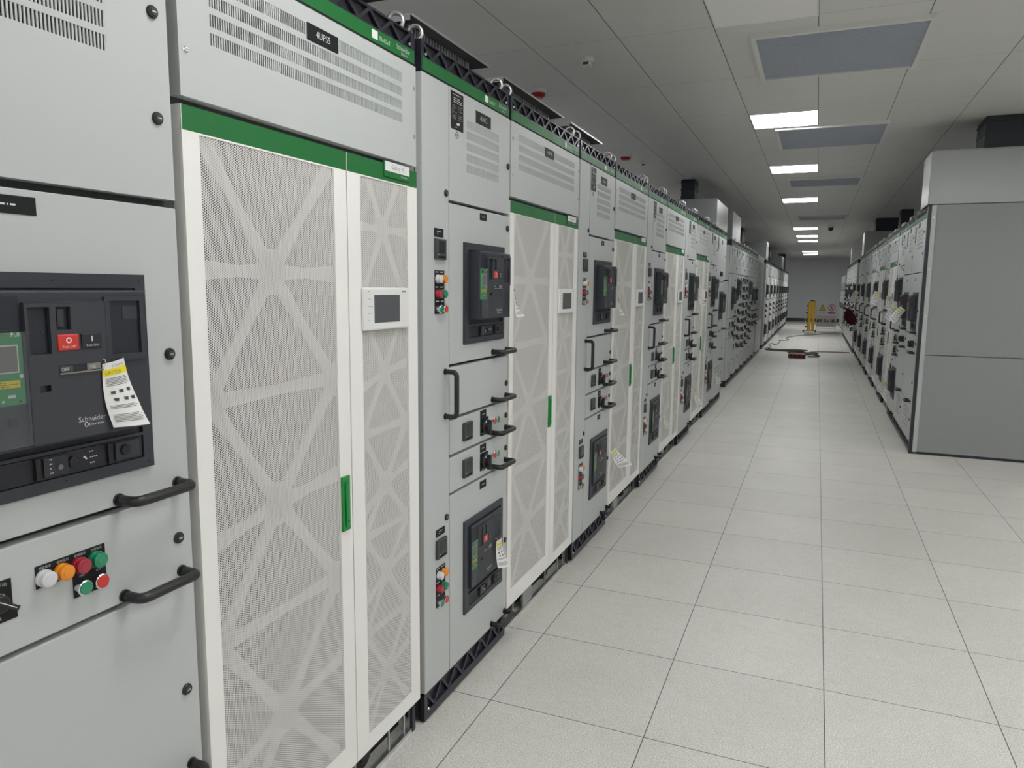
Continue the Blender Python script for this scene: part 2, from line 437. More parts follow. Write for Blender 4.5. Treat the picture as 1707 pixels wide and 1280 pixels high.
_cache = {}
def cached(key, fn):
    if key not in _cache:
        q = MB(); fn(q); _cache[key] = q.mesh(key.split('|')[0])
    return _cache[key]

def enclosure(t, w, depth=.98, z0=.115):
    def f(q):
        q.box(-depth, -.034, 0.002, w-.002, z0-.012, 2.30, 'cabinet_grey'); q.box(-.034, -.030, .004, w-.004, z0+.005, 2.296, 'gap_shade_lock_core')  # dark front sheet paints the shade inside the door gaps
    obj('enclosure', cached('enclosure|%g%g' % (w, z0), f), t)
def header(t, w, green=True, words=True):
    def f(q):
        q.box(-.03, -.003, 0, w, 2.292, 2.299, 'void_dark')
        q.box(-.03, -.002, .008, w-.003, 2.299, 2.338, 'green' if green else 'truss_dark')
        q.box(-.034, -.0025, .0005, .009, 2.296, 2.392, 'truss_dark'); q.box(-.034, -.003, w-.008, w-.0005, 2.296, 2.392, 'truss_dark')
        if words:
            q.box(-.002, -.0012, w-.247, w-.217, 2.308, 2.332, 'text_white')
            q.text('BlokSeT', w-.208, 2.311, .019, 'text_green_white', -.0013, sx=.95)
            q.text('Schneider', w-.112, 2.317, .021, 'text_white', -.0013, sx=.95)
            q.text('Electric', w-.085, 2.305, .011, 'text_white', -.0013, sx=1.2)
    obj('header_strip', cached('header_strip|%g%d%d' % (w, green, words), f), t)
    def g(q):
        truss(q, 0, w, 2.338, 2.392, rail=.005)
        q.box(-.98, -.03, .004, w-.004, 2.30, 2.385, 'truss_dark')
        for y in (.035, w-.03): q.lathe([(0, .006), (.003, .005)], y, 2.352, 'chrome', 10, x=-.004)
    obj('top_grille', cached('top_grille|%g' % w, g), t)
def plinth(t, w):
    def f(q):
        truss(q, 0, w, .008, .113, rail=.006, low=.032)
        q.box(-.95, -.03, .004, w-.004, .008, .10, 'truss_dark'); q.lathe([(0, .006), (.003, .005)], .03, .045, 'chrome', 10, x=-.004)
        for y in (.03, w-.03): q.box(-.05, -.015, y-.01, y+.01, 0, .01, 'black_plastic')
    obj('plinth', cached('plinth|%g' % w, f), t)
def bolts(t, w, n=2):
    def f(q):
        q.tube([(.0+.0, .024*math.cos(a), .024*math.sin(a)+.03) for a in [2*PI*i/20 for i in range(20)]], .0065, 'steel', 10, closed=True)
        q.box(-.012, .012, -.012, .012, -.002, .008, 'steel')
    for i in range(n): obj('lifting_eye', cached('lifting_eye|', f), t, (-.045, (w-.045, .035)[i], 2.392), (0, 0, PI/2+.25))
def roof(t, w, a):
    def f(q):
        q.box(-.90, -.092, a, w, 2.509, 2.513, 'plate_steel')
        q.box(-.90, -.100, a-.002, a, 2.492, 2.513, 'plate_steel'); q.box(-.0935, -.092, a, w, 2.505, 2.514, 'plate_steel')
        q.box(-.89, -.094, a+.003, w-.002, 2.5075, 2.5088, 'roof_under')
        n = int((w-a-.16)/.023)
        for i in range(n): q.box(-.165, -.15, a+.07+i*.023, a+.07+i*.023+.009, 2.385, 2.508, 'plate_steel')
        q.box(-.88, -.17, a+.07, w-.09, 2.385, 2.508, 'roof_under')
        q.box(-.168, -.15, w-.1, w-.085, 2.385, 2.508, 'plate_steel')
    obj('roof_cover', cached('roof_cover|%g%g' % (w, a), f), t)
def vents(q, y0, y1, rows, gap=None):
    """slot rows: solid bars inside the open rows"""
    n = int((y1-y0)/.007)
    for (za, zb) in rows:
        for i in range(n+1):
            y = y0+i*(y1-y0)/n
            if gap and (gap[0]-.003 < y < gap[1]+.003) and zb > gap[2]: continue
            q.box(-.003, -.0005, y-.0017, y+.0017, za, zb, 'cabinet_grey')
def door(parent, name, y0, y1, z0, z1, vent=None, key=None, extra=None, x=0.0, mt='cabinet_grey'):
    def f(q):
        if vent:
            (va, vb, rows, gap) = vent
            hs = []
            for r in rows:
                if gap and r[1] > gap[2]: hs += [(va, gap[0]-.003, *r), (gap[1]+.003, vb, *r)]
                else: hs.append((va, vb, *r))
            q.plate(-.003, 0, y0, y1, z0, z1, hs, mt); q.plate(-.03, -.003, y0, y1, z0, z1, [(va-.01, vb+.01, rows[0][0]-.01, rows[-1][1]+.01)], mt)
            vents(q, va, vb, rows, gap); q.box(-.03, -.028, va-.01, vb+.01, rows[0][0]-.01, rows[-1][1]+.01, 'void_dark')
        else: q.box(-.03, 0, y0, y1, z0, z1, mt, .0025)
        if extra: extra(q)
    return obj(name, cached('%s|%s' % (name, key or '%g,%g,%g,%g' % (y0, y1, z0, z1)), f), parent)
def name_plate(parent, y0, y1, z0, z1, s, key, sub=False):
    def f(q):
        q.box(0, .0015, y0, y1, z0, z1, 'plate_black', .0004)
        if s.startswith('~'): q.scribble(y0+(y1-y0)*.3, y1-(y1-y0)*.3, z0+(z1-z0)*(.38 if s == '~1' else .25), z1-(z1-z0)*(.38 if s == '~1' else .25), int(s[1:]), 'text_white', .0017, .4, 5)
        else: q.text(s, (y0+y1)/2, z0+(z1-z0)*.32, (z1-z0)*.60, 'text_white', .0018, center=True, sx=.92)
    return obj('name_plate', cached('name_plate|'+key, f), parent)
def placard(parent, y0, y1, z0, z1):
    def f(q):
        q.box(0, .0012, y0, y1, z0, z1, 'plate_black'); w, h = y1-y0, z1-z0
        q.scribble(y0+w*.14, y1-w*.12, z1-h*.10, z1-h*.05, 1, 'text_white', .0014, .35, 1)
        q.scribble(y0+w*.2, y1-w*.06, z1-h*.30, z1-h*.14, 3, 'text_white', .0014, .35, 9)
        q.scribble(y0+w*.08, y0+w*.45, z1-h*.74, z1-h*.34, 9, 'text_white', .0014, .16, 3)
        q.scribble(y0+w*.55, y1-w*.10, z1-h*.74, z1-h*.34, 7, 'text_white', .0014, .14, 8)
        q.bar((y0+w*.45, z0+h*.16), (y0+w*.70, z0+h*.17), .006, .0012, .0015, 'text_white'); q.bar((y0+w*.5, z0+h*.13), (y0+w*.66, z0+h*.21), .004, .0012, .0015, 'text_white')
        q.scribble(y0+w*.3, y1-w*.2, z0+h*.05, z0+h*.09, 1, 'text_white', .0014, .3, 2)
    obj('placard', cached('placard|%g%g' % (y0, z0), f), parent)
    def g(q):
        c = ((y0+y1)/2, z0-.017); q.lathe([(0, .012), (.001, .012)], c[0], c[1], 'meter_grey', 24)
        q.lathe([(.001, .0095), (.0013, .0095)], c[0], c[1], 'cabinet_grey', 24); q.bar((c[0]-.004, c[1]-.005), (c[0]+.004, c[1]+.006), .003, .0013, .0016, 'meter_grey'); q.bar((c[0]-.004, c[1]+.004), (c[0]+.004, c[1]-.004), .003, .0013, .0016, 'meter_grey')
    obj('approval_mark', cached('approval_mark|%g%g' % (y0, z0), g), parent)

# ---------------------------------------------------------------- circuit breaker: bezel .38 x .383 with everything on it
def _bezel(q):
    q.plate(0, .008, 0, .38, 0, .383, [(.034, .357, .073, .357), (.037, .357, .022, .067)], 'breaker')
    q.box(0, .0015, .02, .37, .01, .37, 'breaker_dark')
    for y in (.012, .19, .368):
        for z in (.012, .371): q.lathe([(.008, .003), (.009, .002)], y, z, 'breaker_dark', 8)
def _bbody(q):
    q.box(.0015, .050, .043, .342, .094, .353, 'breaker', .003)
    q.plate(.050, .055, .252, .334, .225, .342, [(.262, .325, .237, .334)], 'breaker')
    q.box(.050, .0505, .262, .325, .237, .334, 'breaker_dark')
    q.box(.050, .0512, .050, .10, .292, .345, 'breaker_dark'); q.box(.0505, .0515, .290, .322, .30, .325, 'breaker')
def _bcover(q):
    q.plate(.050, .058, .104, .250, .099, .334, [(.109, .146, .248, .326), (.157, .183, .287, .326), (.120, .140, .185, .196)], 'breaker_cover')
    q.box(.050, .0505, .108, .147, .247, .327, 'breaker_dark'); q.box(.050, .051, .156, .184, .286, .327, 'breaker_dark')
    q.box(.051, .0565, .160, .172, .292, .322, 'breaker', .002); q.box(.050, .053, .120, .133, .185, .196, 'breaker')
    for y in (.114, .136): q.lathe([(.0505, .002), (.052, .0018)], y, .285, 'breaker_cover', 8)
    q.text('Schneider', .184, .124, .0135, 'text_white', .0583); q.text('Electric', .203, .116, .007, 'text_white', .0583, sx=1.5)
    q.tube([(.0583, .199+.003*math.cos(a), .119+.004*math.sin(a)) for a in [2*PI*i/12 for i in range(12)]], .0006, 'text_white', 5, closed=True)
    q.tube([(.058, .104, .099), (.058, .104, .334), (.058, .250, .334), (.058, .250, .099)], .0012, 'breaker', 5, closed=True)
def _bunit(q):
    q.box(.050, .0545, .046, .099, .170, .286, 'green_unit', .001)
    q.box(.0545, .0550, .052, .091, .222, .267, 'text_white'); q.box(.0550, .0553, .054, .089, .224, .265, 'lcd_grey')
    q.box(.0545, .0550, .050, .091, .198, .210, 'yellow_label'); q.scribble(.052, .089, .199, .209, 3, 'text_dark', .0552, .3, 3)
    q.box(.0545, .0549, .070, .082, .182, .187, 'text_white'); q.lathe([(.0545, .0035), (.0549, .0035)], .094, .216, 'text_white', 12)
    for y in (.052, .060): q.box(.0545, .0549, y, y+.004, .176, .179, 'text_white')
    q.box(.0545, .055, .088, .091, .174, .177, 'black_plastic'); q.lathe([(.0545, .005), (.058, .005)], .054, .276, 'meter_grey', 14)
def _bclear(q):
    q.box(.0585, .0595, .045, .102, .101, .287, 'clear_plastic'); q.box(.050, .0595, .101, .1025, .101, .287, 'clear_plastic')
    q.tube([(.0592, .045, .102), (.0592, .1015, .102), (.0592, .1015, .286), (.0592, .045, .286)], .0009, 'clear_plastic', 5)
    q.text('Pull', .078, .280, .010, 'text_white', .0597); q.box(.0596, .0599, .066, .080, .135, .150, 'meter_grey')
def _boff(q):
    q.box(.050, .0605, .156, .194, .252, .279, 'red_button', .002); q.lathe([(.0606, .005), (.0607, .005)], .175, .269, 'text_white', 20); q.lathe([(.0607, .003), (.0609, .003)], .175, .269, 'red_button', 20)
    q.text('Push OFF', .175, .256, .0062, 'text_white', .0608, center=True)
def _bon(q):
    q.box(.050, .0605, .199, .238, .252, .279, 'breaker_dark', .002); q.box(.0605, .0608, .2175, .2195, .265, .274, 'text_white'); q.text('Push ON', .2185, .256, .0062, 'text_white', .0608, center=True)
def _bwin(q):
    q.box(.058, .0588, .156, .236, .2125, .2265, 'breaker_dark'); q.box(.058, .061, .156, .238, .2115, .2140, 'lcd_grey')
    q.box(.0588, .0592, .158, .180, .216, .225, 'cable_green'); q.box(.0588, .0592, .207, .233, .215, .226, 'lcd_grey'); q.text('OK', .212, .217, .008, 'text_white', .0595); q.text('OFF', .159, .217, .008, 'text_white', .0595)
def _brack(q):
    q.box(.0015, .006, .040, .354, .024, .065, 'breaker_dark')
    q.box(.006, .010, .150, .195, .028, .062, 'breaker'); q.lathe([(.006, .010), (.013, .010), (.014, .008)], .205, .045, 'black_plastic', 20)
    q.lathe([(.010, .005), (.014, .0045)], .178, .042, 'lcd_grey', 14); q.box(.006, .012, .275, .283, .026, .064, 'black_plastic'); q.box(.006, .010, .292, .345, .028, .062, 'breaker')
    q.lathe([(.010, .011), (.014, .010)], .312, .046, 'black_plastic', 18); q.box(.006, .013, .134, .142, .026, .064, 'black_plastic')
    q.scribble(.240, .256, .030, .062, 3, 'text_white', .0063, .18, 3); q.bar((.228, .050), (.234, .044), .003, .006, .0065, 'text_white'); q.scribble(.160, .168, .030, .062, 4, 'text_white', .0103, .3, 8)
BR = {n: me_(n, f) for n, f in [('circuit_breaker', _bezel), ('breaker_body', _bbody), ('front_cover', _bcover), ('trip_unit', _bunit), ('clear_cover', _bclear), ('off_button', _boff), ('on_button', _bon), ('status_window', _bwin), ('racking_strip', _brack)]}
def breaker(parent, y, z, sy=1.0, sx=1.0):
    o = obj('circuit_breaker', BR['circuit_breaker'], parent, (0, y, z)); o.scale = (1, sy, 1)
    for n in list(BR)[1:]: obj(n, BR[n], o).scale = (sx if n != 'racking_strip' else 1, 1, 1)
    return o

def _simple_breaker(q):
    _bezel(q); _bbody(q); _bcover(q); _bunit(q)
    q.box(.05, .0605, .156, .194, .252, .279, 'red_button'); q.box(.0015, .006, .040, .354, .024, .065, 'breaker_dark')
BR_SIMPLE = me_('circuit_breaker', _simple_breaker)

ROWS5 = [(2.017, 2.045), (2.057, 2.085), (2.097, 2.125), (2.137, 2.165), (2.177, 2.205)]
def button_block(parent, y, z, words=True):
    """2 x 3 block of lamps and buttons; y, z its lower left corner"""
    def f(q):
        q.box(0, .0015, y, y+.071, z, z+.152, 'plate_black')
        for (a, b_) in [(0, .143), (.036, .143), (0, .091), (.036, .091), (.004, .041), (.04, .041)]: q.scribble(y+a+.005, y+a+.028, z+b_, z+b_+.006, 1, 'text_white', .0017, .6, 6)
    p = obj('button_plate', cached('button_plate|%g%g' % (y, z), f), parent)
    for k, (c, a, b_) in enumerate([('white', .018, .122), ('amber', .053, .122), ('red', .018, .070), ('green', .053, .070)]): obj('indicator_lamp', LAMPS[c], parent, (.0015, y+a, z+b_))
    obj('push_button', PUSH['green'], parent, (.0015, y+.018, z+.017)); obj('push_button', PUSH['red'], parent, (.0015, y+.053, z+.017))

def drawer(t, y0, y1, z0, z1, sw=True, meter=True):
    d = door(t, 'drawer', y0, y1, z0, z1)
    obj('handle', HANDLE_H, d, (0, y1-.165, z0+.017)); obj('lock', LOCK, d, (0, y1-.018, z0+.07))
    if sw:
        obj('rotary_switch', ROTARY, d, (0, y1-.245, z0+.06))
        if meter: obj('meter', METER, d, (0, y0+.105, z0+.033))
        name_plate(d, y1-.283, y1-.225, z1-.036, z1-.003, '~1', 'd%g%g' % (y1, z1))
        obj('push_button', PUSH['red'], d, (0, y1-.168, z0+.071)); obj('push_button', PUSH['green'], d, (0, y1-.133, z0+.071))
    return d

# ---------------------------------------------------------------- breaker cabinet (.745 wide as in the left row)
def breaker_cabinet(t, w=.745, name='4LA12', detail=True, rf=True, full=True):
    s = w-.745; cw = .192+s; k = '%g%s' % (w, name)
    enclosure(t, w); header(t, w); plinth(t, w); bolts(t, w)
    if rf: roof(t, w, .10)
    col = door(t, 'side_door', 0, cw-.003, .116, 2.291)
    obj('handle', HANDLE_V, col, (0, cw-.034, 1.122))
    for z in (1.921, .738): obj('lock', LOCK, col, (0, cw-.026, z))
    name_plate(col, .079, .147, 1.765, 1.795, '~2', 'c'+k); obj('meter', METER, col, (0, .078, 1.687)); button_block(col, .081, 1.498)
    name_plate(col, .083, .153, .683, .710, '~2', 'e'+k); obj('meter', METER, col, (0, .080, .600)); button_block(col, .083, .413)
    top = door(t, 'top_door', cw+.003, w, 1.902, 2.291, vent=(.335+s, .632+s, ROWS5, None), key='top'+k)
    placard(top, .206+s, .304+s, 2.152, 2.281); name_plate(top, .412+s, .549+s, 2.211, 2.256, name, 't'+k)
    obj('lock', LOCK, top, (0, w-.019, 2.096))
    mid = door(t, 'breaker_door', cw+.003, w, 1.309, 1.891)
    name_plate(mid, .452+s, .514+s, 1.853, 1.880, '~1', 'm'+k)
    obj('handle', HANDLE_H, mid, (0, w-.165, 1.326)); obj('lock', LOCK, mid, (0, w-.019, 1.84))
    if full: breaker(t, .304+s, 1.376)
    else: obj('circuit_breaker', BR_SIMPLE, t, (0, .304+s, 1.376))
    drawer(t, cw+.003, w, 1.109, 1.298, sw=False); drawer(t, cw+.003, w, .967, 1.098); drawer(t, cw+.003, w, .821, .957)
    low = door(t, 'lower_door', cw+.003, w, .116, .811)
    name_plate(low, .461+s, .523+s, .768, .800, '~1', 'l'+k); obj('lock', LOCK, low, (0, w-.006-.01, .467)); obj('handle', HANDLE_H, low, (0, w-.16, .132))
    if full: breaker(t, .307+s, .291, sx=.34)
    else: obj('circuit_breaker', BR_SIMPLE, t, (0, .307+s, .291))

# ---------------------------------------------------------------- power supply cabinet with perforated white doors
def lattice(q, y0, y1, z0, z1, cen, mid_y, side, per_side, w, spread_=1.0):
    """white ribs: centre nodes joined to side nodes above and below"""
    x0, x1 = -.014, -.008
    def clipb(a, b_):
        (ya, za), (yb, zb) = a, b_
        if za > zb: (ya, za), (yb, zb) = (yb, zb), (ya, za)
        if zb <= z0 or za >= z1: return
        if za < z0: t_ = (z0-za)/(zb-za); ya, za = ya+(yb-ya)*t_, z0
        if zb > z1: t_ = (z1-za)/(zb-za); yb, zb = ya+(yb-ya)*t_, z1
        q.bar((ya, za), (yb, zb), w, x0, x1, 'rib_white', w*1.7)
    for i, cz in enumerate(cen):
        c = (mid_y, cz); hi = side(i-1, cen); lo = side(i, cen)
        for sy, sz in ((y0+.004, hi), (y1-.004, hi), (y0+.004, lo), (y1-.004, lo)): clipb((sy, sz), c)
        tl = .0 if i == 0 else (.02 if i < 2 else .035)
        clipb((y0, cz-tl*2), c); clipb(c, (y1, cz+tl))
        if z0 < lo < z1: q.bar((y0+.004, lo-.003), (y1-.004, lo+.005), w, x0, x1, 'rib_white', w*1.5)
        for (a, zz) in ((mid_y, cz), (y0+.01, lo), (y1-.01, lo)):
            if z0+.02 < zz < z1-.02:
                rr = w*(1.9 if a == mid_y else 1.6)
                q.prism([(max(y0, min(y1, a+rr*math.cos(u))), zz+rr*math.sin(u)*1.15) for u in [2*PI*j/14 for j in range(14)]], x0, x1, 'rib_white')
def side_mid(i, cen):
    if i < 0: return cen[0]+(cen[0]-cen[1])/2
    if i >= len(cen)-1: return cen[-1]-(cen[-2]-cen[-1])/2
    return (cen[i]+cen[i+1])/2
def power_cabinet(t, w=.963, name='4UPS5', rf=True, edge=-.003):
    enclosure(t, w, z0=.13); header(t, w); bolts(t, w)
    if rf: roof(t, w, .14)
    rows = [(2.102, 2.128), (2.141, 2.167), (2.181, 2.207), (2.222, 2.252)]
    top = door(t, 'top_panel', 0, w, 1.980, 2.291, vent=(.087, .877, rows, (.415, .547, 2.212)), key='ut%g' % w)
    name_plate(top, .415, .547, 2.213, 2.255, name, 'u'+name)
    for y, z in ((.018, 2.222), (.018, 2.074), (w-.014, 2.222), (w-.014, 2.073)): obj('screw', SCREW, top, (0, y, z))
    for nm, y0, y1, ma, mb_, zb in (('left_door', edge, .572, .044, .515, .205), ('right_door', .575, w+.002, .641, .906, .177)):
        def f(q, y0=y0, y1=y1, ma=ma, mb_=mb_, zb=zb):
            q.plate(-.003, 0, y0, y1, .124, 1.912, [(ma, mb_, zb, 1.908)], 'ups_white'); q.plate(-.03, -.003, y0+.002, y1-.002, .126, 1.910, [(ma, mb_, zb, 1.908)], 'mesh_back')
            for ya in (y0, y1-.0018): q.box(-.03, -.003, ya, ya+.0018, .124, 1.912, 'ups_white')
            q.box(-.03, -.003, y0, y1, .124, .1258, 'ups_white'); q.box(-.03, -.0015, y0, y1, 1.9125, 1.963, 'ups_white'); q.box(-.0015, .0, y0, y1, 1.9125, 1.963, 'green')
            q.box(-.0005, .0006, y0, y0+.0015, .124, 1.963, 'ups_white')
            q.box(-.029, -.027, ma, mb_, zb, 1.908, 'mesh_back')
        d = obj(nm, cached('%s|%g%g' % (nm, y0, y1), f), t)
        def g(q, ma=ma, mb_=mb_, zb=zb):
            for x in (-.0015, -.0026):
                q.add([(x, ma, zb), (x, mb_, zb), (x, mb_, 1.909), (x, ma, 1.909)], [(0, 1, 2, 3)], 'perforated_white')
        obj('perforated_panel', cached('perforated_panel|'+nm, g), d)
        if nm == 'left_door': r = lambda q: lattice(q, ma, mb_, zb, 1.908, [1.625, 1.038, .463], .268, side_mid, None, .026)
        else: r = lambda q: lattice(q, ma, mb_, zb, 1.908, [1.766, 1.325, .967, .674, .335], .771, side_mid, None, .018)
        obj('rib_lattice', cached('rib_lattice|'+nm, r), d)
        if nm == 'left_door':
            def h(q):
                q.box(0, .008, 0, .036, 0, .162, 'green_handle', .002); q.box(.008, .013, .010, .026, .012, .145, 'green_handle', .003)
                q.lathe([(.013, .005), (.0145, .004)], .018, .03, 'green', 12)
            obj('handle', cached('ups_handle|', h), d, (0, .517, .885))
        else:
            def s_(q):
                q.box(0, .012, 0, .255, 0, .128, 'white_plastic', .006); q.box(.012, .0125, .053, .198, .022, .106, 'screen_grey')
                q.scribble(.02, .046, .02, .104, 4, 'text_dark', .0123, .07, 3); q.scribble(.02, .045, .114, .119, 1, 'text_dark', .0123, .4, 2); q.scribble(.212, .238, .112, .12, 1, 'text_dark', .0123, .6, 6)
            obj('touch_screen', cached('touch_screen|', s_), d, (0, .634, 1.461))
            def n_(q):
                q.box(0, .003, 0, .148, 0, .047, 'green', .001); q.box(.003, .0036, .006, .148, .018, .046, 'text_white')
                q.text('Galaxy VL', .04, .026, .020, 'meter_grey', .0039, sx=.95); q.text('Schneider', .095, .007, .010, 'text_white', .0034)
            obj('badge', cached('badge|', n_), d, (0, .765, 1.924))
    def p(q):
        q.box(-.10, -.09, 0, w, .0, .125, 'void_dark'); q.box(-.9, -.1, .01, w-.01, .012, .125, 'truss_dark')
        q.box(-.035, -.022, 0, w, .0, .014, 'steel')
        for y in (.60, .80, .90, .94): q.box(-.035, -.03, y, y+.008, .01, .125, 'steel')
        q.box(-.04, -.03, .28, .40, .012, .125, 'panel_grey'); q.box(-.034, -.028, .14, .15, .01, .125, 'steel')
        for y in (.70, .22): q.lathe([(0, .045), (.02, .045), (.022, .03)], y, .05, 'caster', 24, x=-.085); q.lathe([(.022, .028), (.03, .02)], y, .05, 'truss_dark', 20, x=-.085)
        for y in (.0, w-.02): q.box(-.03, -.02, y, y+.02, 0, .125, 'truss_dark')
    obj('base', cached('base|ups%g' % w, p), t)

# ---------------------------------------------------------------- nearest cabinet at the left edge
t = thing('switchgear_cabinet', 'nearest grey switchgear cabinet cut off at the left edge, with large black breaker', 'electrical cabinet', (XL, .40, 0), 0)
w = .762
enclosure(t, w); header(t, w); plinth(t, w)
rows0 = [(2.017, 2.045), (2.057, 2.087), (2.099, 2.129), (2.141, 2.171)]
top = door(t, 'top_door', 0, w-.003, 1.764, 2.291, vent=(.22, .617, rows0, None), key='near')
for z in (2.120, 1.920): obj('lock', LOCK, top, (0, .724, z))
mid = door(t, 'breaker_door', 0, w-.003, 1.164, 1.748)
name_plate(mid, .345, .462, 1.706, 1.736, '~1', 'near'); obj('lock', LOCK, mid, (0, .724, 1.45)); obj('handle', HANDLE_H, mid, (0, .585, 1.176))
breaker(t, .286, 1.228)
ind = door(t, 'indicator_door', 0, w-.003, .967, 1.151)
obj('lock', LOCK, ind, (0, .723, 1.055)); obj('handle', HANDLE_H, ind, (0, .585, .980))
def f(q):
    q.box(0, .0015, .412, .548, 1.060, 1.101, 'plate_black'); q.box(0, .0015, .480, .548, 1.016, 1.060, 'plate_black')
    for i, s in enumerate(['储能指示', '故障指示', '合闸指示', '分闸指示']): q.text(s, .429+.0335*i, 1.0935, .0058, 'text_white', .0018, center=True)
    q.text('分闸', .497, 1.0525, .0052, 'text_white', .0018, center=True); q.text('合闸', .531, 1.0525, .0052, 'text_white', .0018, center=True)
obj('button_plate', (lambda q: (f(q), q)[1])(MB()), ind)
for i, c in enumerate(['white', 'amber', 'red', 'green']): obj('indicator_lamp', LAMPS[c], ind, (.0015, .426+.0335*i, 1.0765))
obj('push_button', PUSH['green'], ind, (.0015, .492, 1.035)); obj('push_button', PUSH['red'], ind, (.0015, .5265, 1.035))
def f(q):
    q.box(0, .002, -.032, .032, -.028, .028, 'plate_black'); q.text('手动', .016, .018, .008, 'text_white', .0022, center=True); q.text('自动', -.016, .018, .008, 'text_white', .0022, center=True)
    q.lathe([(.002, .0165), (.014, .0165), (.016, .014)], 0, -.003, 'chrome', 24); q.lathe([(.016, .0155), (.024, .0150), (.026, .012)], 0, -.003, 'black_plastic', 24)
    q.bar((-.010, .006), (.022, -.016), .009, .020, .034, 'black_plastic')
    q.bar((-.008, .006), (.018, -.013), .0014, .034, .0345, 'text_white')
obj('selector_switch', (lambda q: (f(q), q)[1])(MB()), ind, (0, .338, 1.070))
q = MB(); q.box(0, .0015, .285, .377, 1.026, 1.042, 'plate_black'); q.text('分合闸转换', .331, 1.031, .0075, 'text_white', .0018, center=True); obj('name_plate', q, ind)
low = door(t, 'lower_door', 0, w-.003, .514, .956); obj('lock', LOCK, low, (0, .724, .708)); obj('handle', HANDLE_H, low, (0, .585, .530))
door(t, 'bottom_door', 0, w-.003, .116, .505)

# ---------------------------------------------------------------- left row, first group
proto_la = thing('switchgear_cabinet', 'grey breaker cabinet marked 4LA12 between the two nearest white-doored cabinets', 'electrical cabinet', (XL, 2.19, 0))
breaker_cabinet(proto_la)
proto_ups = thing('power_supply_cabinet', 'nearest white-doored cabinet under the 4UPS5 plate', 'power cabinet', (XL, 1.187, 0))
power_cabinet(proto_ups)
def relabel(c, s):
    """the copied top plate gets its own writing"""
    for ch in c.children:
        if ch.name.startswith(('top_door', 'top_panel')):
            for g in ch.children:
                if g.name.startswith('name_plate'):
                    ups = ch.name.startswith('top_panel'); dy = 0 if ups else (c.get('shift') or 0)
                    a = (.415, .547, 2.213, 2.255) if ups else (.412+dy, .549+dy, 2.211, 2.256)
                    q = MB(); q.box(0, .0015, *a, 'plate_black', .0004)
                    if s == '~1': q.scribble(a[0]+.04, a[1]-.04, a[2]+.014, a[3]-.014, 1, 'text_white', .0018, .8, 4)
                    else: q.text(s, (a[0]+a[1])/2, a[2]+(a[3]-a[2])*.32, .026, 'text_white', .0018, center=True, sx=.92)
                    g.data = q.mesh('name_plate')
def no_roof(c):
    for ch in list(c.children):
        if ch.name.startswith('roof_cover'): bpy.data.objects.remove(ch)
la_words = ['grey breaker cabinet after the second white-doored cabinet of the left row', 'grey breaker cabinet after the third white-doored cabinet of the left row', 'grey breaker cabinet after the fourth white-doored cabinet of the left row', 'grey breaker cabinet after the fifth white-doored cabinet of the left row']
for i, wd in enumerate(la_words):
    c = copy_tree(proto_la); c.location.y = 2.19+1.75*(i+1); c['label'] = wd; relabel(c, '4LA11' if i == 0 else '~1')
    if i > 0: no_roof(c)
up_words = ['second white-doored cabinet of the left row, with a green door handle', 'third white-doored cabinet of the left row', 'fourth white-doored cabinet of the left row', 'fifth and farthest white-doored cabinet before the gap in the left row']
for i, wd in enumerate(up_words):
    c = copy_tree(proto_ups); c.location.y = 1.187+1.753*(i+1)+.012; c['label'] = wd; relabel(c, '4UPS4' if i == 0 else '~1')
    if i > 0: no_roof(c)

# end cabinet of the first group: switch above, breaker below
t = thing('switchgear_cabinet', 'wide grey cabinet ending the near left group, with louvres low down', 'electrical cabinet', (XL, 9.945, 0))
w = 1.03; enclosure(t, w); header(t, w); plinth(t, w); bolts(t, w)
top = door(t, 'top_door', 0, w-.03, 1.70, 2.291); placard(top, .06, .15, 2.12, 2.27); name_plate(top, .42, .56, 2.20, 2.25, '~1', 'endtop')
obj('lock', LOCK, top, (0, .9, 2.05)); obj('rotary_switch', ROTARY, top, (0, .42, 1.80)); obj('handle', HANDLE_H, top, (0, .82, 1.72))
mid = door(t, 'breaker_door', 0, w-.03, 1.02, 1.69); obj('handle', HANDLE_H, mid, (0, .82, 1.04)); obj('lock', LOCK, mid, (0, .96, 1.3)); obj('circuit_breaker', BR_SIMPLE, t, (0, .42, 1.18))
low = door(t, 'lower_door', 0, w-.03, .116, 1.01, vent=(.3, .85, [(.25+.05*i, .275+.05*i) for i in range(6)], None), key='endlow')
obj('lock', LOCK, low, (0, .96, .75)); obj('lock', LOCK, low, (0, .96, .40)); obj('handle', HANDLE_H, low, (0, .62, .62))

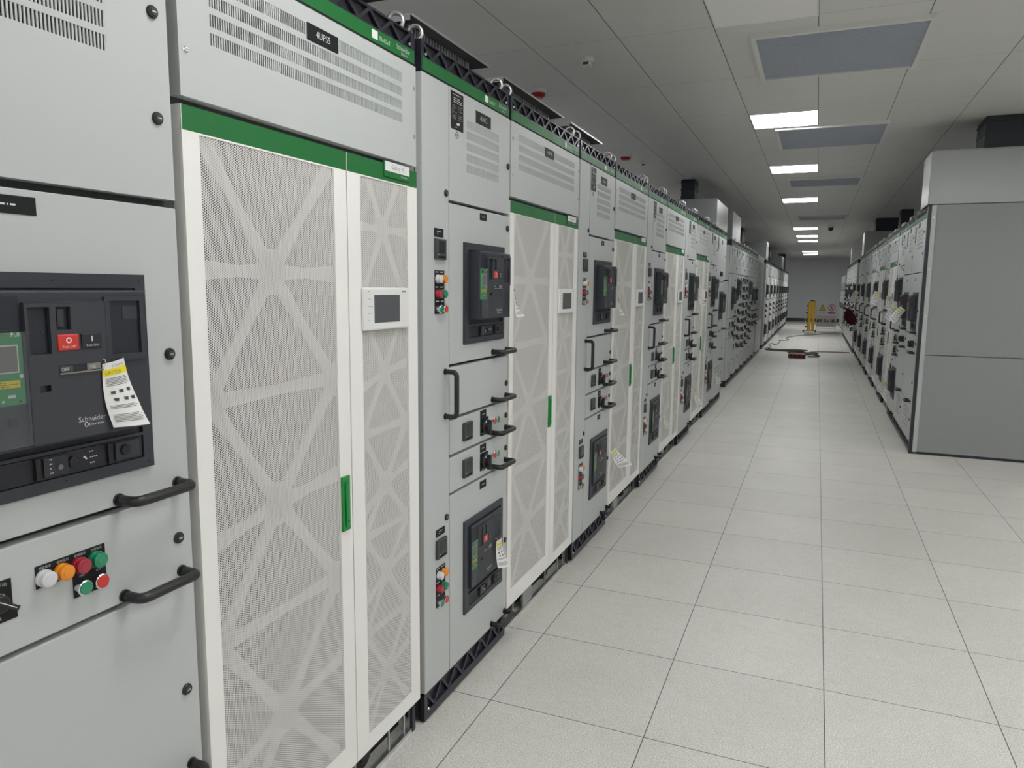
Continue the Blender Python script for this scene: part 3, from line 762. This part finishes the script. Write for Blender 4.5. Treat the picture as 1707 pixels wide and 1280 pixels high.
# ---------------------------------------------------------------- feeder cabinets
def feeder_cabinet(t, w, kind):
    enclosure(t, w); header(t, w, green=(kind != 2), words=False); plinth(t, w); bolts(t, w, 1)
    top = door(t, 'top_door', .003, w-.003, 1.86, 2.291, vent=(.3, w-.12, ROWS5[:3], None), key='f%g' % w)
    placard(top, .05, .14, 2.14, 2.27); name_plate(top, .34, .48, 2.21, 2.255, '~1', 'f'); obj('lock', LOCK, top, (0, w-.03, 1.95))
    if kind == 0:
        mid = door(t, 'breaker_door', .003, w-.003, 1.12, 1.85); obj('circuit_breaker', BR_SIMPLE, t, (0, .25, 1.26)); obj('lock', LOCK, mid, (0, w-.03, 1.75)); obj('handle', HANDLE_H, mid, (0, w-.19, 1.14))
        zs = [(.96, 1.11), (.80, .95)]; lo = .79
    elif kind == 1:
        zs = [(1.70-.15*i, 1.84-.15*i) for i in range(9)]; lo = .49
    else:
        mid = door(t, 'breaker_door', .003, w-.003, 1.30, 1.85); obj('circuit_breaker', BR_SIMPLE, t, (0, .25, 1.40)); obj('handle', HANDLE_H, mid, (0, w-.19, 1.32))
        zs = [(1.15-.15*i, 1.29-.15*i) for i in range(5)]; lo = .54
    for a, c in zs:
        d = door(t, 'drawer', .003, w-.003, a, c); obj('handle', HANDLE_H, d, (0, w-.19, a+.02)); obj('rotary_switch', ROTARY, d, (0, w-.30, a+.07))
        obj('meter', METER, d, (0, .10, a+.03)) 
    low = door(t, 'lower_door', .003, w-.003, .116, lo, vent=(.2, w-.15, [(.2+.05*i, .225+.05*i) for i in range(4)], None), key='fl%g%g' % (w, lo))
    obj('lock', LOCK, low, (0, w-.03, .40)); obj('handle', HANDLE_H, low, (0, w-.19, .14))
feeders = {}
def put_feeder(x, y, w, kind, label, rz=0.0, group=None):
    k = (w, kind)
    if k not in feeders:
        t = thing('feeder_cabinet', label, 'electrical cabinet', (x, y, 0), rz, group); feeder_cabinet(t, w, kind); feeders[k] = t
    else:
        t = copy_tree(feeders[k]); t.location = (x, y, 0); t.rotation_euler = (0, 0, rz); t['label'] = label
    return t
XL2 = -1.30
seq = [0, 2, 1, 1, 2, 0, 0]
kinds_ = {0: 'breaker over two drawers', 1: 'stacked drawers', 2: 'breaker over five drawers'}
for i, k in enumerate(seq):
    put_feeder(XL2, 12.30+.80*i, .80, k, '%s grey feeder cabinet past the left row gap, %s' % (ords[i], kinds_[k]))
# pale film-covered end bay
t = thing('end_bay', 'plain pale end bay covered in protective film in the left row', 'electrical cabinet', (XL2, 17.92, 0))
q = MB(); q.box(-.98, 0, 0, 1.95, .1, 2.39, 'cabinet_grey', .003); obj('enclosure', q, t)
q = MB(); q.box(.0, .004, .05, .95, .18, 2.25, 'panel_grey', .001); q.box(0, .004, 1.0, 1.9, .18, 2.25, 'panel_grey', .001); obj('cover_panel', q, t)
q = MB(); q.box(.006, .012, .1, 1.8, .12, .85, 'film', .002); obj('protective_film', q, t)
q = MB(); q.box(-.95, -.01, 0, 1.95, 0, .1, 'truss_dark'); obj('plinth', q, t)

# ---------------------------------------------------------------- third group of the left row and the far right groups (seen small)
def far_breaker_cabinet(t, w):
    enclosure(t, w); header(t, w, green=False, words=False); plinth(t, w)
    top = door(t, 'top_door', .003, w-.003, 1.90, 2.291); name_plate(top, w*.5, w*.7, 2.2, 2.25, '~1', 'far%g' % w); placard(top, .2, .29, 2.15, 2.28)
    mid = door(t, 'breaker_door', .003, w-.003, 1.31, 1.89); obj('handle', HANDLE_H, mid, (0, w-.17, 1.33)); obj('circuit_breaker', BR_SIMPLE, t, (0, w-.44, 1.376))
    for a, c in ((1.11, 1.30), (.97, 1.10), (.82, .96)):
        d = door(t, 'drawer', .003, w-.003, a, c); obj('handle', HANDLE_H, d, (0, w-.17, a+.02)); obj('rotary_switch', ROTARY, d, (0, w-.30, a+.065))
    low = door(t, 'lower_door', .003, w-.003, .116, .81); obj('handle', HANDLE_H, low, (0, w-.17, .14)); obj('circuit_breaker', BR_SIMPLE, t, (0, w-.44, .291))
def far_power_cabinet(t, w):
    enclosure(t, w); header(t, w, green=False, words=False); plinth(t, w)
    top = door(t, 'top_panel', .003, w-.003, 1.98, 2.291)
    for y0, y1 in ((.003, w*.58), (w*.59, w-.003)):
        d = door(t, 'white_door', y0, y1, .12, 1.96, mt='ups_white', key='fw%g%g' % (w, y0))
    q = MB(); q.box(0, .012, w*.66, w*.9, 1.46, 1.59, 'white_plastic'); q.box(.012, .013, w*.7, w*.86, 1.48, 1.57, 'screen_grey'); obj('touch_screen', q, t)
y = 20.82
pr_far = {}
def put_far(kind, x, y, w, label, rz=0.0):
    k = (kind, w)
    if k not in pr_far:
        t = thing('switchgear_cabinet' if kind == 'b' else 'power_supply_cabinet', label, 'electrical cabinet' if kind == 'b' else 'power cabinet', (x, y, 0), rz)
        (far_breaker_cabinet if kind == 'b' else far_power_cabinet)(t, w); pr_far[k] = t
    else:
        t = copy_tree(pr_far[k]); t.location = (x, y, 0); t.rotation_euler = (0, 0, rz); t['label'] = label
for i in range(9):
    put_far('b', XL2, y, .85, '%s breaker cabinet from the near end of the farthest left group' % ords[i]); y += .855
    if i < 8: put_far('u', XL2, y, 1.04, '%s white-doored cabinet from the near end of the farthest left group' % ords[i]); y += 1.045

# ---------------------------------------------------------------- right row (faces the other way)
def section_cabinet(t, w, nm, strip, eyes=2):
    """w wide; strip = plain grey edge on the near side (local right)"""
    enclosure(t, w); header(t, w, words=False); plinth(t, w); bolts(t, w, eyes)
    e = w-.004-strip
    if strip: door(t, 'edge_strip', e+.004, w, .116, 2.291)
    top = door(t, 'top_door', .004, e, 1.783, 2.291, vent=(.30, e-.10, ROWS5, None), key='s'+nm)
    placard(top, .08, .17, 2.10, 2.26); name_plate(top, .33, .46, 2.235, 2.28, '~1', 's'+nm)
    for z in (2.165, 1.96): obj('lock', LOCK, top, (0, e-.02, z))
    mid = door(t, 'breaker_door', .004, e, 1.166, 1.773); name_plate(mid, .38, .44, 1.70, 1.725, '~1', 'sm'+nm)
    obj('lock', LOCK, mid, (0, e-.02, 1.4)); obj('handle', HANDLE_H, mid, (0, e-.19, 1.185)); breaker(t, e-.50, 1.20, 1.05)
    d = door(t, 'drawer', .004, e, .972, 1.156); obj('handle', HANDLE_H, d, (0, e-.19, .985)); obj('lock', LOCK, d, (0, e-.02, 1.08))
    obj('rotary_switch', ROTARY, d, (0, e-.36, 1.06)); obj('push_button', PUSH['red'], d, (0, e-.28, 1.08)); obj('push_button', PUSH['green'], d, (0, e-.28, 1.04)); obj('rotary_switch', ROTARY, d, (0, e-.2, 1.065))
    lo = door(t, 'lower_door', .004, e, .484, .963); obj('handle', HANDLE_H, lo, (0, e-.20, .50)); obj('lock', LOCK, lo, (0, e-.02, .69))
    bt = door(t, 'bottom_door', .004, e, .116, .475, vent=(.28, e-.14, [(.21+.045*i, .235+.045*i) for i in range(5)], None), key='sb'+nm); obj('lock', LOCK, bt, (0, e-.02, .323))
t = thing('switchgear_cabinet', 'nearest cabinet of the right row, against the big plain grey side panels', 'electrical cabinet', (XR, 9.02, 0), PI); section_cabinet(t, .92, '5LA1', .06, 0)
t = thing('switchgear_cabinet', 'second cabinet of the right row, with a window-like black breaker', 'electrical cabinet', (XR, 9.755, 0), PI); section_cabinet(t, .73, '5LA2', 0)
yy = 10.585
r_la = thing('switchgear_cabinet', 'first right-row breaker cabinet with a tall vertical handle, third from the near corner', 'electrical cabinet', (XR, yy, 0), PI); r_la['shift'] = .08
breaker_cabinet(r_la, w=.825, name='5LA3', full=False, rf=False); relabel(r_la, '~1')
r_up = copy_tree(proto_ups)
no_roof(r_up)
r_up.rotation_euler = (0, 0, PI); r_up.location = (XR, yy+.04+.99, 0); r_up['label'] = 'first and nearest white-doored cabinet of the right row'; relabel(r_up, '~1')
for i in range(1, 6):
    c = copy_tree(r_la); c.location = (XR, yy+1.875*i, 0); c['label'] = '%s right-row breaker cabinet with a vertical handle, counting away from the viewer' % ords[i]; relabel(c, '~1')
    if i < 5:
        c = copy_tree(r_up); c.location = (XR, yy+1.03+1.875*i, 0); c['label'] = '%s white-doored cabinet of the right row, counting away from the viewer' % ords[i]; relabel(c, '~1')
for i, k in enumerate([2, 1, 0, 1, 2, 1, 0, 1, 1]):
    put_feeder(XR-.02, 20.80+.80*(i+1), .80, k, '%s feeder cabinet of the far right group, %s' % (ords[i], kinds_[k]), PI)
# tall grey cabinets by the far wall on the right
for i in range(8):
    w = 1.1; x = 1.0
    if i == 0:
        gt = thing('tall_cabinet', '', 'electrical cabinet', (x, 28.3+w, 0), PI)
        q = MB(); q.box(-.98, 0, .003, w-.003, .1, 2.2, 'cabinet_grey', .004); obj('enclosure', q, gt)
        q = MB(); q.box(0, .012, .05, w-.05, .2, 1.3, 'panel_grey', .003); obj('lower_door', q, gt)
        q = MB(); q.box(0, .012, .05, w-.05, 1.33, 2.15, 'panel_grey', .003); q.box(.012, .016, .25, .55, 1.6, 1.9, 'black_plastic'); q.box(.012, .016, .65, .85, 1.55, 1.62, 'plate_black'); obj('upper_door', q, gt)
        q = MB(); q.box(-.95, -.01, 0, w, 0, .1, 'truss_dark'); obj('plinth', q, gt)
        obj('handle', HANDLE_V, gt, (.012, .9, .9)); c = gt
    else: c = copy_tree(gt)
    c.location = (x, 28.3+w*(i+1), 0); c['label'] = '%s plain grey tall cabinet toward the end wall on the right' % ords[i]

# end panels closing the near side of the right row
t = thing('side_panel', 'large plain grey side panels closing the near end of the right row', 'panel', (XR+.02, 8.095, 0))
q = MB(); q.box(.012, 1.02, -.03, 0, .985, 2.405, 'panel_grey', .003); obj('upper_panel', q, t)  # same paint as the cabinets, shade put into the colour
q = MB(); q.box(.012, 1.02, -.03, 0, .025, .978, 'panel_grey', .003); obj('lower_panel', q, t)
q = MB(); q.box(.012, .052, -.036, -.004, .02, 2.405, 'cabinet_grey', .004); obj('corner_trim', q, t)
for z in (2.29, 1.80, 1.35, 1.10): obj('screw', SCREW, t, (.032, -.036, z), (0, 0, -PI/2))
q = MB(); q.box(-.019, .010, -.030, -.004, .0, 2.40, 'truss_dark'); q.box(-.02, 1.02, -.028, .0, 0, .022, 'truss_dark'); obj('edge_seal', q, t)

# ---------------------------------------------------------------- boxes and ducts above the rows
def top_box(label, x0, x1, y0, y1, z0, z1):
    t = thing('busbar_box', label, 'busbar box', (x0, y0, z0))
    q = MB(); q.box(0, x1-x0, 0, y1-y0, 0, z1-z0, 'box_grey', .004); obj('casing', q, t)
    q = MB(); q.box(.02, x1-x0-.02, .02, y1-y0-.02, z1-z0-.001, z1-z0+.012, 'box_grey', .002); obj('lid', q, t)
    return t
def duct(label, x0, x1, y0, y1, z0, z1=CEIL-.002):
    t = thing('cable_duct', label, 'duct', (x0, y0, z0))
    q = MB(); q.box(0, x1-x0, 0, y1-y0, 0, z1-z0, 'duct_dark', .004); obj('casing', q, t)
    q = MB()
    for i in range(3): q.box(-.006, x1-x0+.006, -.006, y1-y0+.006, .03+i*(z1-z0-.06)/2.2, .05+i*(z1-z0-.06)/2.2, 'duct_dark')
    obj('flange', q, t)
top_box('grey metal busbar box on top of the near end of the right row', .92, 1.93, 8.085, 8.62, 2.412, 2.90)
duct('dark duct rising from the right-row box to the ceiling at the right edge', 1.345, 1.85, 8.12, 8.55, 2.914)
top_box('tall grey box above the left row just beyond its first green strip group', -2.25, -1.41, 11.12, 12.48, 2.393, 2.89)
top_box('second tall grey box above the left row, directly behind the first', -2.25, -1.375, 12.95, 14.29, 2.393, 2.89)
top_box('third grey box above the left row, past the middle', -2.25, -1.34, 21.15, 22.1, 2.393, 2.89)
top_box('farthest grey box above the left row by the end wall', -2.25, -1.35, 30.5, 32.5, 2.393, 2.89)
duct('nearest black duct above the left row, behind the first grey box', -1.96, -1.765, 11.25, 11.6, 2.904)
duct('black duct above the left row beside the third grey box', -2.03, -1.91, 20.3, 21.0, 2.395)
duct('black duct above the left row between third and farthest grey boxes', -1.97, -1.75, 29.6, 30.2, 2.395)
duct('black duct above the left row closest to the end wall', -1.72, -1.42, 35.5, 36.2, 2.395)
top_box('grey box above the middle of the right row', .90, 1.9, 18.26, 19.02, 2.395, 2.89)
top_box('farthest grey box above the right row', .90, 1.9, 24.92, 25.56, 2.395, 2.89)
duct('dark duct over the middle box of the right row', 1.12, 1.56, 18.45, 18.9, 2.905)
duct('dark duct above the right row nearer than its middle box', 1.44, 1.66, 16.6, 17.0, 2.395)

# ---------------------------------------------------------------- paper tags hanging from breakers
def _paper(q, rows=10, cols=4, W_=.066, H_=.125, curl=.03):
    vs = []; 
    for i in range(rows+1):
        for j in range(cols+1):
            s, u = i/rows, j/cols
            wd = W_*(.72+.28*min(1, s*1.6)); y = (u-.3)*wd+.02*s*s; z = -s*H_+.010*u*(1-s)
            x = curl*s*s*(.3+u)+.006*math.sin(u*PI)
            vs.append((x, y, z))
    fs = [(i*(cols+1)+j, i*(cols+1)+j+1, (i+1)*(cols+1)+j+1, (i+1)*(cols+1)+j) for i in range(rows) for j in range(cols)]
    return vs, fs
def caution_tag(label, loc, rz=0.0, tilt=0.0, scale=1.0, curl=.03):
    t = thing('caution_tag', label, 'paper tag', loc, rz)
    t.rotation_euler = (tilt, 0, rz); t.scale = (scale,)*3
    q = MB(); vs, fs = _paper(q, curl=curl); q.add(vs, fs, 'paper', True)
    n = 5
    for k, f_ in enumerate(fs):
        row = k//4
        if row == 1: q.add([(vs[i][0]+.0006, vs[i][1], vs[i][2]) for i in f_], [(0, 1, 2, 3)], 'yellow_label')
    def on(u, s):
        wd = .066*(.72+.28*min(1, s*1.6)); return (curl*s*s*(.3+u)+.006*math.sin(u*PI)+.0012, (u-.3)*wd+.02*s*s, -s*.125+.010*u*(1-s))
    rnd = random.Random(3)
    for s in [.24+.022*i for i in range(6)]+[.66+.02*i for i in range(3)]+[.80+.022*i for i in range(6)]:
        a, c = .08, rnd.uniform(.8, .94)
        P = [on(a, s), on((a+c)/2, s), on(c, s)]; P2 = [on(a, s+.007), on((a+c)/2, s+.007), on(c, s+.007)]
        q.add([P[0], P[1], P2[1], P2[0], P[2], P2[2]], [(0, 1, 2, 3), (1, 4, 5, 2)], 'text_dark')
    for u, s in [(.25, .46), (.52, .45), (.8, .44), (.3, .57), (.6, .57), (.85, .57)]:
        P = [on(u-.08, s-.02), on(u+.08, s-.02), on(u+.05, s+.03), on(u-.06, s+.02)]; q.add(P, [(0, 1, 2, 3)], 'meter_grey')
    obj('paper', q, t)
    q = MB()
    vs2, fs2, w2 = text_mesh('CAUTION')
    q.add([(on(.06+a/w2*.6, .15)[0]+.0008, on(.06+a/w2*.6, .15)[1], on(.06+a/w2*.6, .15)[2]-.004+b_*.0105) for a, b_ in vs2], fs2, 'text_dark')
    vs2, fs2, w2 = text_mesh('Schneider')
    q.add([(on(.3+a/w2*.6, .06)[0]+.0008, on(.3+a/w2*.6, .06)[1], on(.3+a/w2*.6, .06)[2]-.002+b_*.009) for a, b_ in vs2], fs2, 'text_dark')
    obj('lettering', q, t)
    q = MB(); q.tube([(-.006, -.016, .012), (0, -.008, .008), (.006, -.010, -.002), (.002, -.014, -.006)], .0008, 'text_white', 6); obj('string', q, t)
    return t
caution_tag('white paper caution tag with yellow band hanging on the nearest left breaker', (XL+.060, .935, 1.450), 0.0, -.03, .93, .022)
caution_tag('curled paper tag seen edge-on at the upper breaker of cabinet 4LA12', (XL+.07, 2.83, 1.578), .42, 0, .85, .045)
caution_tag('paper tag facing out at the lower breaker of cabinet 4LA12', (XL+.030, 2.775, .515), -.05, -.12, .95)
caution_tag('paper tag on the upper breaker of the second left breaker cabinet', (XL+.07, 4.58, 1.53), .35, 0, .85, .045)
caution_tag('crumpled paper tag on the lower breaker of the second left breaker cabinet', (XL+.07, 4.53, .55), -.5, .4, 1.0, .06)
caution_tag('paper tag on the lower breaker of the third left breaker cabinet', (XL+.07, 6.30, .50), -.2, .1, .95)
caution_tag('paper tag on the upper breaker of the fourth left breaker cabinet', (XL+.07, 8.05, 1.55), -.2, .2, 1.1)
caution_tag('paper tag on the lower breaker of the fourth left breaker cabinet', (XL+.07, 8.05, .48), -.4, .1, 1.1)
caution_tag('paper tag on the lower breaker of the fifth left breaker cabinet', (XL+.07, 9.8, .50), -.4, .1, 1.1)
caution_tag('large white paper tag tilted outward on the nearest right-row breaker', (XR-.10, 8.66, 1.42), -PI/2-.15, -.8, 1.25)
caution_tag('large white paper tag tilted outward on the second right-row breaker', (XR-.10, 9.36, 1.42), -PI/2-.15, -.7, 1.25)
caution_tag('hanging paper tag on the upper breaker of the third right-row cabinet', (XR-.125, 10.05, 1.53), -PI/2-.15, -.1, 1.2)
caution_tag('crumpled paper tag low down on the third right-row cabinet', (XR-.10, 9.93, .50), -PI/2-.15, -.6, 1.15)
caution_tag('paper tag on the upper breaker after the nearest right white-doored cabinet', (XR-.13, 12.0, 1.58), -PI/2-.1, -.4, 1.4, .05)
caution_tag('triangular paper tag on the upper breaker of a middle right-row cabinet', (XR-.16, 17.55, 1.58), -PI/2-.1, -.5, 1.8, .05)

# ---------------------------------------------------------------- floor: cords, reel, barrier, signs, cloth
def spline(pts, n=8):
    out = []; P = [Vector(p) for p in pts]
    for i in range(len(P)-1):
        a, b_, c, d = P[max(i-1, 0)], P[i], P[i+1], P[min(i+2, len(P)-1)]
        for k in range(n):
            t_ = k/n; out.append(.5*((2*b_)+(-a+c)*t_+(2*a-5*b_+4*c-d)*t_*t_+(-a+3*b_-3*c+d)*t_**3))
    out.append(P[-1]); return out
def cord(name, label, pts, r, mt):
    q = MB(); q.tube(spline([(x, y, r+h) for x, y, h in pts]), r, mt, 8); return tag(obj(name, q), label, 'cord')
pts = [(-1.18, 20.55, 0), (-.95, 20.35, 0), (-.7, 20.3, 0)]
for k in range(6):
    a = k*1.1
    pts += [(-.20+.42*math.cos(a*2.1)*(.6+.09*k), 19.55+.55*math.sin(a*2.1)*(.6+.06*k), .004*k)]
pts += [(.12, 19.2, 0), (.1, 18.95, 0), (-.12, 18.85, 0)]
cord('extension_lead', 'tangled dark green cord coiled around the red strip on the aisle floor', pts, .016, 'cable_green')
pts = [(-1.15, 20.95, 0), (-.9, 20.8, 0), (-.4, 20.95, 0), (-.15, 20.75, 0), (-.45, 20.62, 0), (-.9, 20.68, 0)]
cord('extension_lead', 'short dark cord looped on the floor behind the coiled cord', pts, .013, 'cable_green')
cord('extension_lead', 'thin red cord running straight to the right-hand cabinets', [(-.10, 20.3, 0), (.2, 20.55, 0), (.55, 20.62, 0), (.85, 20.60, 0)], .011, 'cable_red')
cord('extension_lead', 'thin grey cord wandering along the floor from the left cabinets toward the yellow barrier', [(-1.24, 21.0, 0), (-1.12, 21.6, 0), (-1.22, 22.5, 0), (-1.14, 23.1, 0), (-1.05, 22.5, 0), (-1.0, 23.2, 0), (-.98, 24.2, 0), (-1.02, 24.6, 0), (-.75, 25.0, 0), (-.88, 26.0, 0), (-.6, 27.3, 0), (-.1, 28.3, 0), (.3, 29.1, 0), (.86, 29.3, 0)], .011, 'cable_grey')
t = thing('power_strip', 'red cord reel lying on the aisle floor among coiled cords', 'cord reel', (-.36, 18.55, 0))
q = MB(); q.box(-.19, .19, -.14, .14, 0, .10, 'cable_red', .02); obj('housing', q, t)
q = MB()
for i in range(4): q.lathe([(0, .028), (.006, .026)], 0, 0, 'black_plastic', 16) if False else q.box(-.15+i*.09, -.10+i*.09, -.145, -.14, .03, .075, 'black_plastic')
obj('socket_row', q, t)
q = MB(); q.tube([(-.17, 0, .1), (-.15, 0, .15), (.15, 0, .15), (.17, 0, .1)], .012, 'cable_red', 8); obj('carry_handle', q, t)

# folded expanding barrier with its wheels
t = thing('safety_barrier', 'yellow folded expanding safety barrier standing in the aisle near the end wall', 'barrier', (-.17, 29.9, 0))
q = MB()
for x, y in ((-.05, 0), (.08, .03)): q.box(x-.055, x+.055, y-.04, y+.04, .07, 1.18, 'barrier_yellow', .012)
obj('post', q, t)
q = MB()
for i in range(7):
    z = .2+i*.13; q.bar((0, z), (0, z), .01, 0, 0, 'barrier_yellow') if False else q.box(-.19, -.115, -.03, .03, z, z+.05, 'barrier_yellow' if i % 2 else 'black_plastic')
q.box(-.20, -.18, -.03, .03, .05, 1.22, 'steel'); q.box(-.12, -.105, -.03, .03, .05, 1.15, 'black_plastic')
obj('folded_lattice', q, t)
q = MB(); q.box(-.07, .11, -.06, .07, 1.18, 1.23, 'black_plastic', .01); obj('cap', q, t)
for x in (-.24, .18):
    q = MB(); q.box(min(x, 0), max(x, 0), -.03, .03, .06, .10, 'barrier_yellow', .004); q.box(x-.03, x+.03, -.05, .05, .03, .09, 'black_plastic', .01); obj('foot', q, t)
for x, y in ((-.24, -.05), (.18, -.05), (-.24, .05), (.18, .05)):
    q = MB(); q.lathe([(-.015, .035), (.015, .035), (.017, .02)], 0, 0, 'caster', 16); obj('wheel', q, t, (x, y, .036))
# sign fence beyond the barrier
t = thing('sign_fence', 'low grey mesh fence with two warning signs across the far aisle', 'fence', (.02, 31.0, 0))
q = MB()
for x in (0, .70): q.box(x, x+.02, -.01, .01, 0, 1.12, 'steel', .002)
for z in (1.10, .12): q.box(0, .72, -.008, .008, z, z+.02, 'steel')
obj('frame', q, t)
q = MB()
for i in range(36): q.box(.02+i*.019, .0225+i*.019, -.002, .002, .14, 1.10, 'steel')
for i in range(24): q.box(.02, .70, -.002, .002, .14+i*.04, .1425+i*.04, 'steel')
obj('mesh', q, t)
q = MB(); rnd = random.Random(5)
for i in range(14):
    if i not in (4, 9): q.box(.02+i*.049, .02+i*.049+.038, -.010, -.006, .36, .36+rnd.uniform(.06, .13), 'text_dark')
q.box(.02, .70, -.006, -.003, .20, .62, 'film')
obj('base_lettering', q, t)
def sign(label, x0, tri):
    s = thing('warning_sign', label, 'sign', (x0, 30.985, .66)); w, h = .30, .42
    q = MB(); q.box(0, w, -.006, 0, 0, h, 'paper', .002)
    obj('board', q, s)
    q = MB()
    def P3(pts, y, mt):
        q.add([(a, y, b_) for a, b_ in pts], [tuple(range(len(pts)))], mt)
    if tri:
        P3([(.02, .15), (.28, .15), (.15, .39)], -.0068, 'text_dark'); P3([(.05, .168), (.25, .168), (.15, .35)], -.0074, 'yellow_label')
        P3([(.16, .31), (.125, .24), (.15, .245), (.135, .185), (.175, .26), (.15, .255)], -.008, 'text_dark')
        mt = 'text_dark'
    else:
        ring = lambda r, n=28: [(.15+r*math.cos(2*PI*i/n), .27+r*math.sin(2*PI*i/n)) for i in range(n)]
        P3(ring(.13), -.0068, 'sign_purple'); P3(ring(.105), -.0074, 'paper')
        P3([(.10, .20), (.13, .20), (.15, .26), (.18, .20), (.20, .21), (.17, .28), (.15, .33), (.12, .30)], -.0078, 'text_dark')
        P3([(.065, .345), (.08, .36), (.235, .195), (.22, .18)], -.0084, 'sign_purple'); mt = 'paper'
        P3([(.02, .03), (.28, .03), (.28, .11), (.02, .11)], -.0068, 'sign_purple')
    obj('symbol', q, s)
    vs, fs, w2 = text_mesh('当心触电' if tri else '禁止合闸'); q = MB(); k = .24/w2
    q.add([(.03+a*k, -.0076, .045+b_*k) for a, b_ in vs], fs, mt); obj('lettering', q, s)
sign('white sign with yellow warning triangle on the far mesh fence', .07, True)
sign('white sign with purple prohibition ring on the far mesh fence', .40, False)

# dark red cloth hanging on a right-row handle
vs = []; R_, C_ = 14, 10
for i in range(R_+1):
    for j in range(C_+1):
        s, u = i/R_, j/C_
        wd = .06+.15*math.sin(min(1, s*1.3)*PI*.5)*(1-.75*max(0, s-.7)/.3)
        vs.append((.035*math.sin(u*PI*3+s*2)-.03*math.sin(s*PI), (u-.5)*wd*1.3-.12*s, -.38*s-.03*abs(u-.5)))
fs = [(i*(C_+1)+j, i*(C_+1)+j+1, (i+1)*(C_+1)+j+1, (i+1)*(C_+1)+j) for i in range(R_) for j in range(C_)]
q = MB(); q.add(vs, fs, 'cloth_maroon', True); o = obj('hanging_cloth', q, loc=(XR-.21, 19.6, 1.17), rot=(0, 0, PI/2-.3)); tag(o, 'dark red cloth hanging from a handle in the right row', 'cloth')
md = o.modifiers.new('thickness', 'SOLIDIFY'); md.thickness = .006
